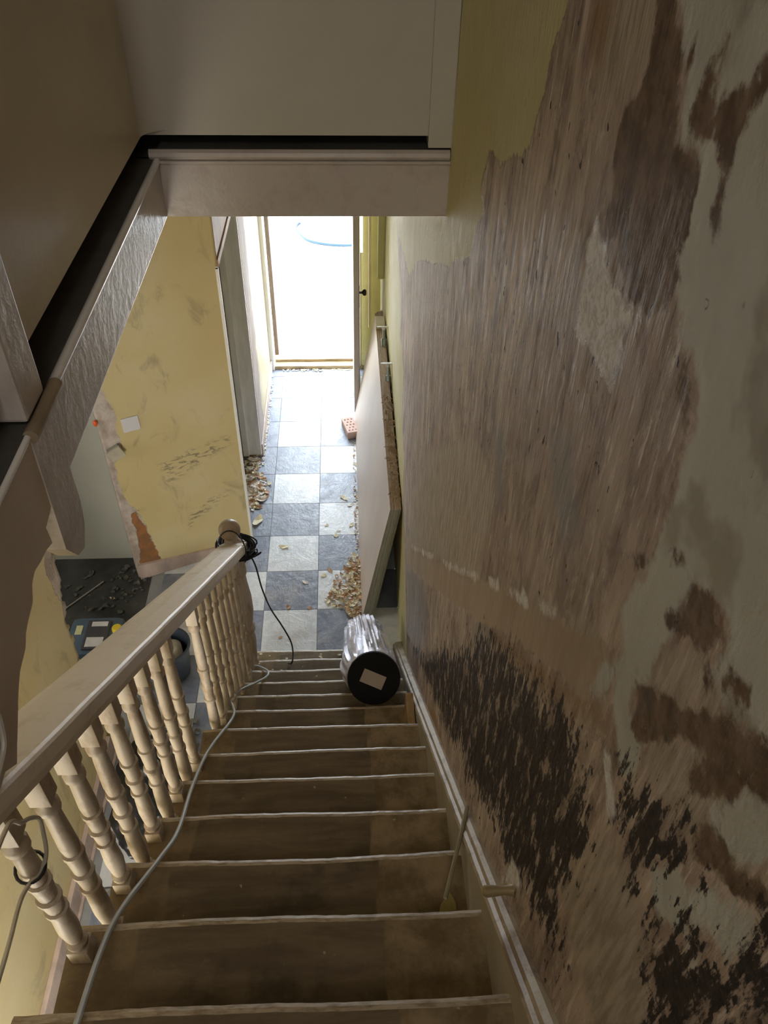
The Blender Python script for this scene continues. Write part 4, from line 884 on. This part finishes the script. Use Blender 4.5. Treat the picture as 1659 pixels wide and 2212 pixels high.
o = pile('side_room_rubble', [(-1.45, -2.75, .28, .35), (-1.25, -2.5, .12, .18)], 110, 'dusty rubble scattered over the dark floor beyond the opening', 'debris', 21, [simple('rubble', (.10, .10, .085), .9, .4, 20, .2), M['flake'], M['flake_white']], (.006, .026), .02, [0]*30+[1])
# ================================================================ passage: bucket, rubble sack, rubble
def bucket():
    t = thing('bucket', 'dark plastic bucket with a pale rag inside on the passage tiles behind the spindles', 'bucket', (-.86, -3.28, 0))
    bm = bmesh.new(); lathe(bm, [(.085, .0), (.10, .02), (.125, .26), (.134, .262), (.134, .275), (.122, .275), (.117, .262), (.095, .03), (0, .03)], 40); obj('tub', bm, simple('dark_blue_grey_plastic', (.035, .045, .065), .35, .15, 8, 0), t, True)
    bm = bmesh.new(); bmesh.ops.create_icosphere(bm, subdivisions=4, radius=.085)
    for v in bm.verts:
        nn = noise.noise(v.co*14)*.016; v.co = v.co*(1+nn/.085); v.co.z = v.co.z*.55+.20
    obj('rag', bm, simple('pale_cloth', (.55, .52, .44), .8, .12, 12, .3), t, True)
bucket()
def sack():
    bm = bmesh.new(); bmesh.ops.create_icosphere(bm, subdivisions=5, radius=1)
    for v in bm.verts:
        c = v.co.copy(); d = 1+.13*noise.noise(c*2.3)+.06*noise.noise(c*6)+.03*noise.noise(c*14)
        v.co = Vector((c.x*.20*d, c.y*.34*d, max(-.0, (c.z+.75)*.17*d)))
    o = obj('rubble_sack', bm, simple('black_polythene', (.022, .024, .028), .32, .3, 6, .3, bscale=25), None, True); o.location = (-.83, -4.12, 0)
    tag(o, 'dusty black rubble sack slumped beside the passage skirting', 'sack')
sack()
pile('passage_rubble', [(-.84, -4.7, .18, .30), (-.80, -3.75, .15, .2)], 150, 'grey rubble and white crumbs on the passage floor behind the spindles', 'debris', 22, [simple('grey_rubble', (.20, .20, .17), .9, .4, 20, .2), M['flake_white'], M['flake']], (.006, .028), .03, [0, 0, 0, 0, 1])
# ================================================================ outside
n = NT('pale_paving'); br = n.n('ShaderNodeTexBrick'); n.l(n.coord((4, 4, 4)), br.inputs['Vector'])
br.inputs['Color1'].default_value = (.60, .52, .46, 1); br.inputs['Color2'].default_value = (.74, .68, .62, 1); br.inputs['Mortar'].default_value = (.16, .10, .07, 1); br.inputs['Mortar Size'].default_value = .012
bm = bmesh.new(); box(bm, (-8, .34, -.2), (8, 14, -.10)); struct('ground_outside', bm, n.out(br.outputs[0], .8))
bm = bmesh.new(); box(bm, (EX0-.03, .30, -.12), (EX1+.03, .52, .012), .006); struct('trim_14', bm, simple('brick_step', (.62, .44, .36), .8, .2, 10, .3))
# remains of a post outside on the left
bm = bmesh.new()
for a, b in (((-.53, .36, -.1), (-.41, .44, 3.0)), ((-.62, .44, -.1), (-.50, .60, 3.0))): box(bm, a, b, .004)
struct('wall_outside_pier', bm, simple('outside_timber', (.11, .075, .06), .7, .3, 6, .4, stretch=(6, 6, 1)))
def bulk_bag():
    t = thing('bulk_bag', 'white woven bulk bag with a blue hem standing on the bright paving outside', 'bag', (.22, 3.48, -.1))
    bm = bmesh.new(); bmesh.ops.create_uvsphere(bm, u_segments=48, v_segments=24, radius=1)
    for v in bm.verts:
        c = v.co.copy(); q = (abs(c.x)**3+abs(c.y)**3)**(1/3) if (c.x or c.y) else 1; f = math.hypot(c.x, c.y)/q if q > 1e-6 else 1
        d = 1+.05*noise.noise(c*3); v.co = Vector((c.x*.55*f*d, c.y*.45*f*d, max(0, c.z*.42+.30)))
    obj('sack_body', bm, simple('white_woven', (.80, .80, .82), .7, .05, 8, .3), t, True)
    bm = bmesh.new(); tube(bm, [(.575*math.cos(a)*(1+.04*math.sin(5*a)), .475*math.sin(a), .018) for a in [2*math.pi*k/60 for k in range(61)]], .014, 6); obj('blue_hem', bm, simple('blue_hem_tape', (.008, .035, .065), .6, .1, 8, 0), t, True)
bulk_bag()
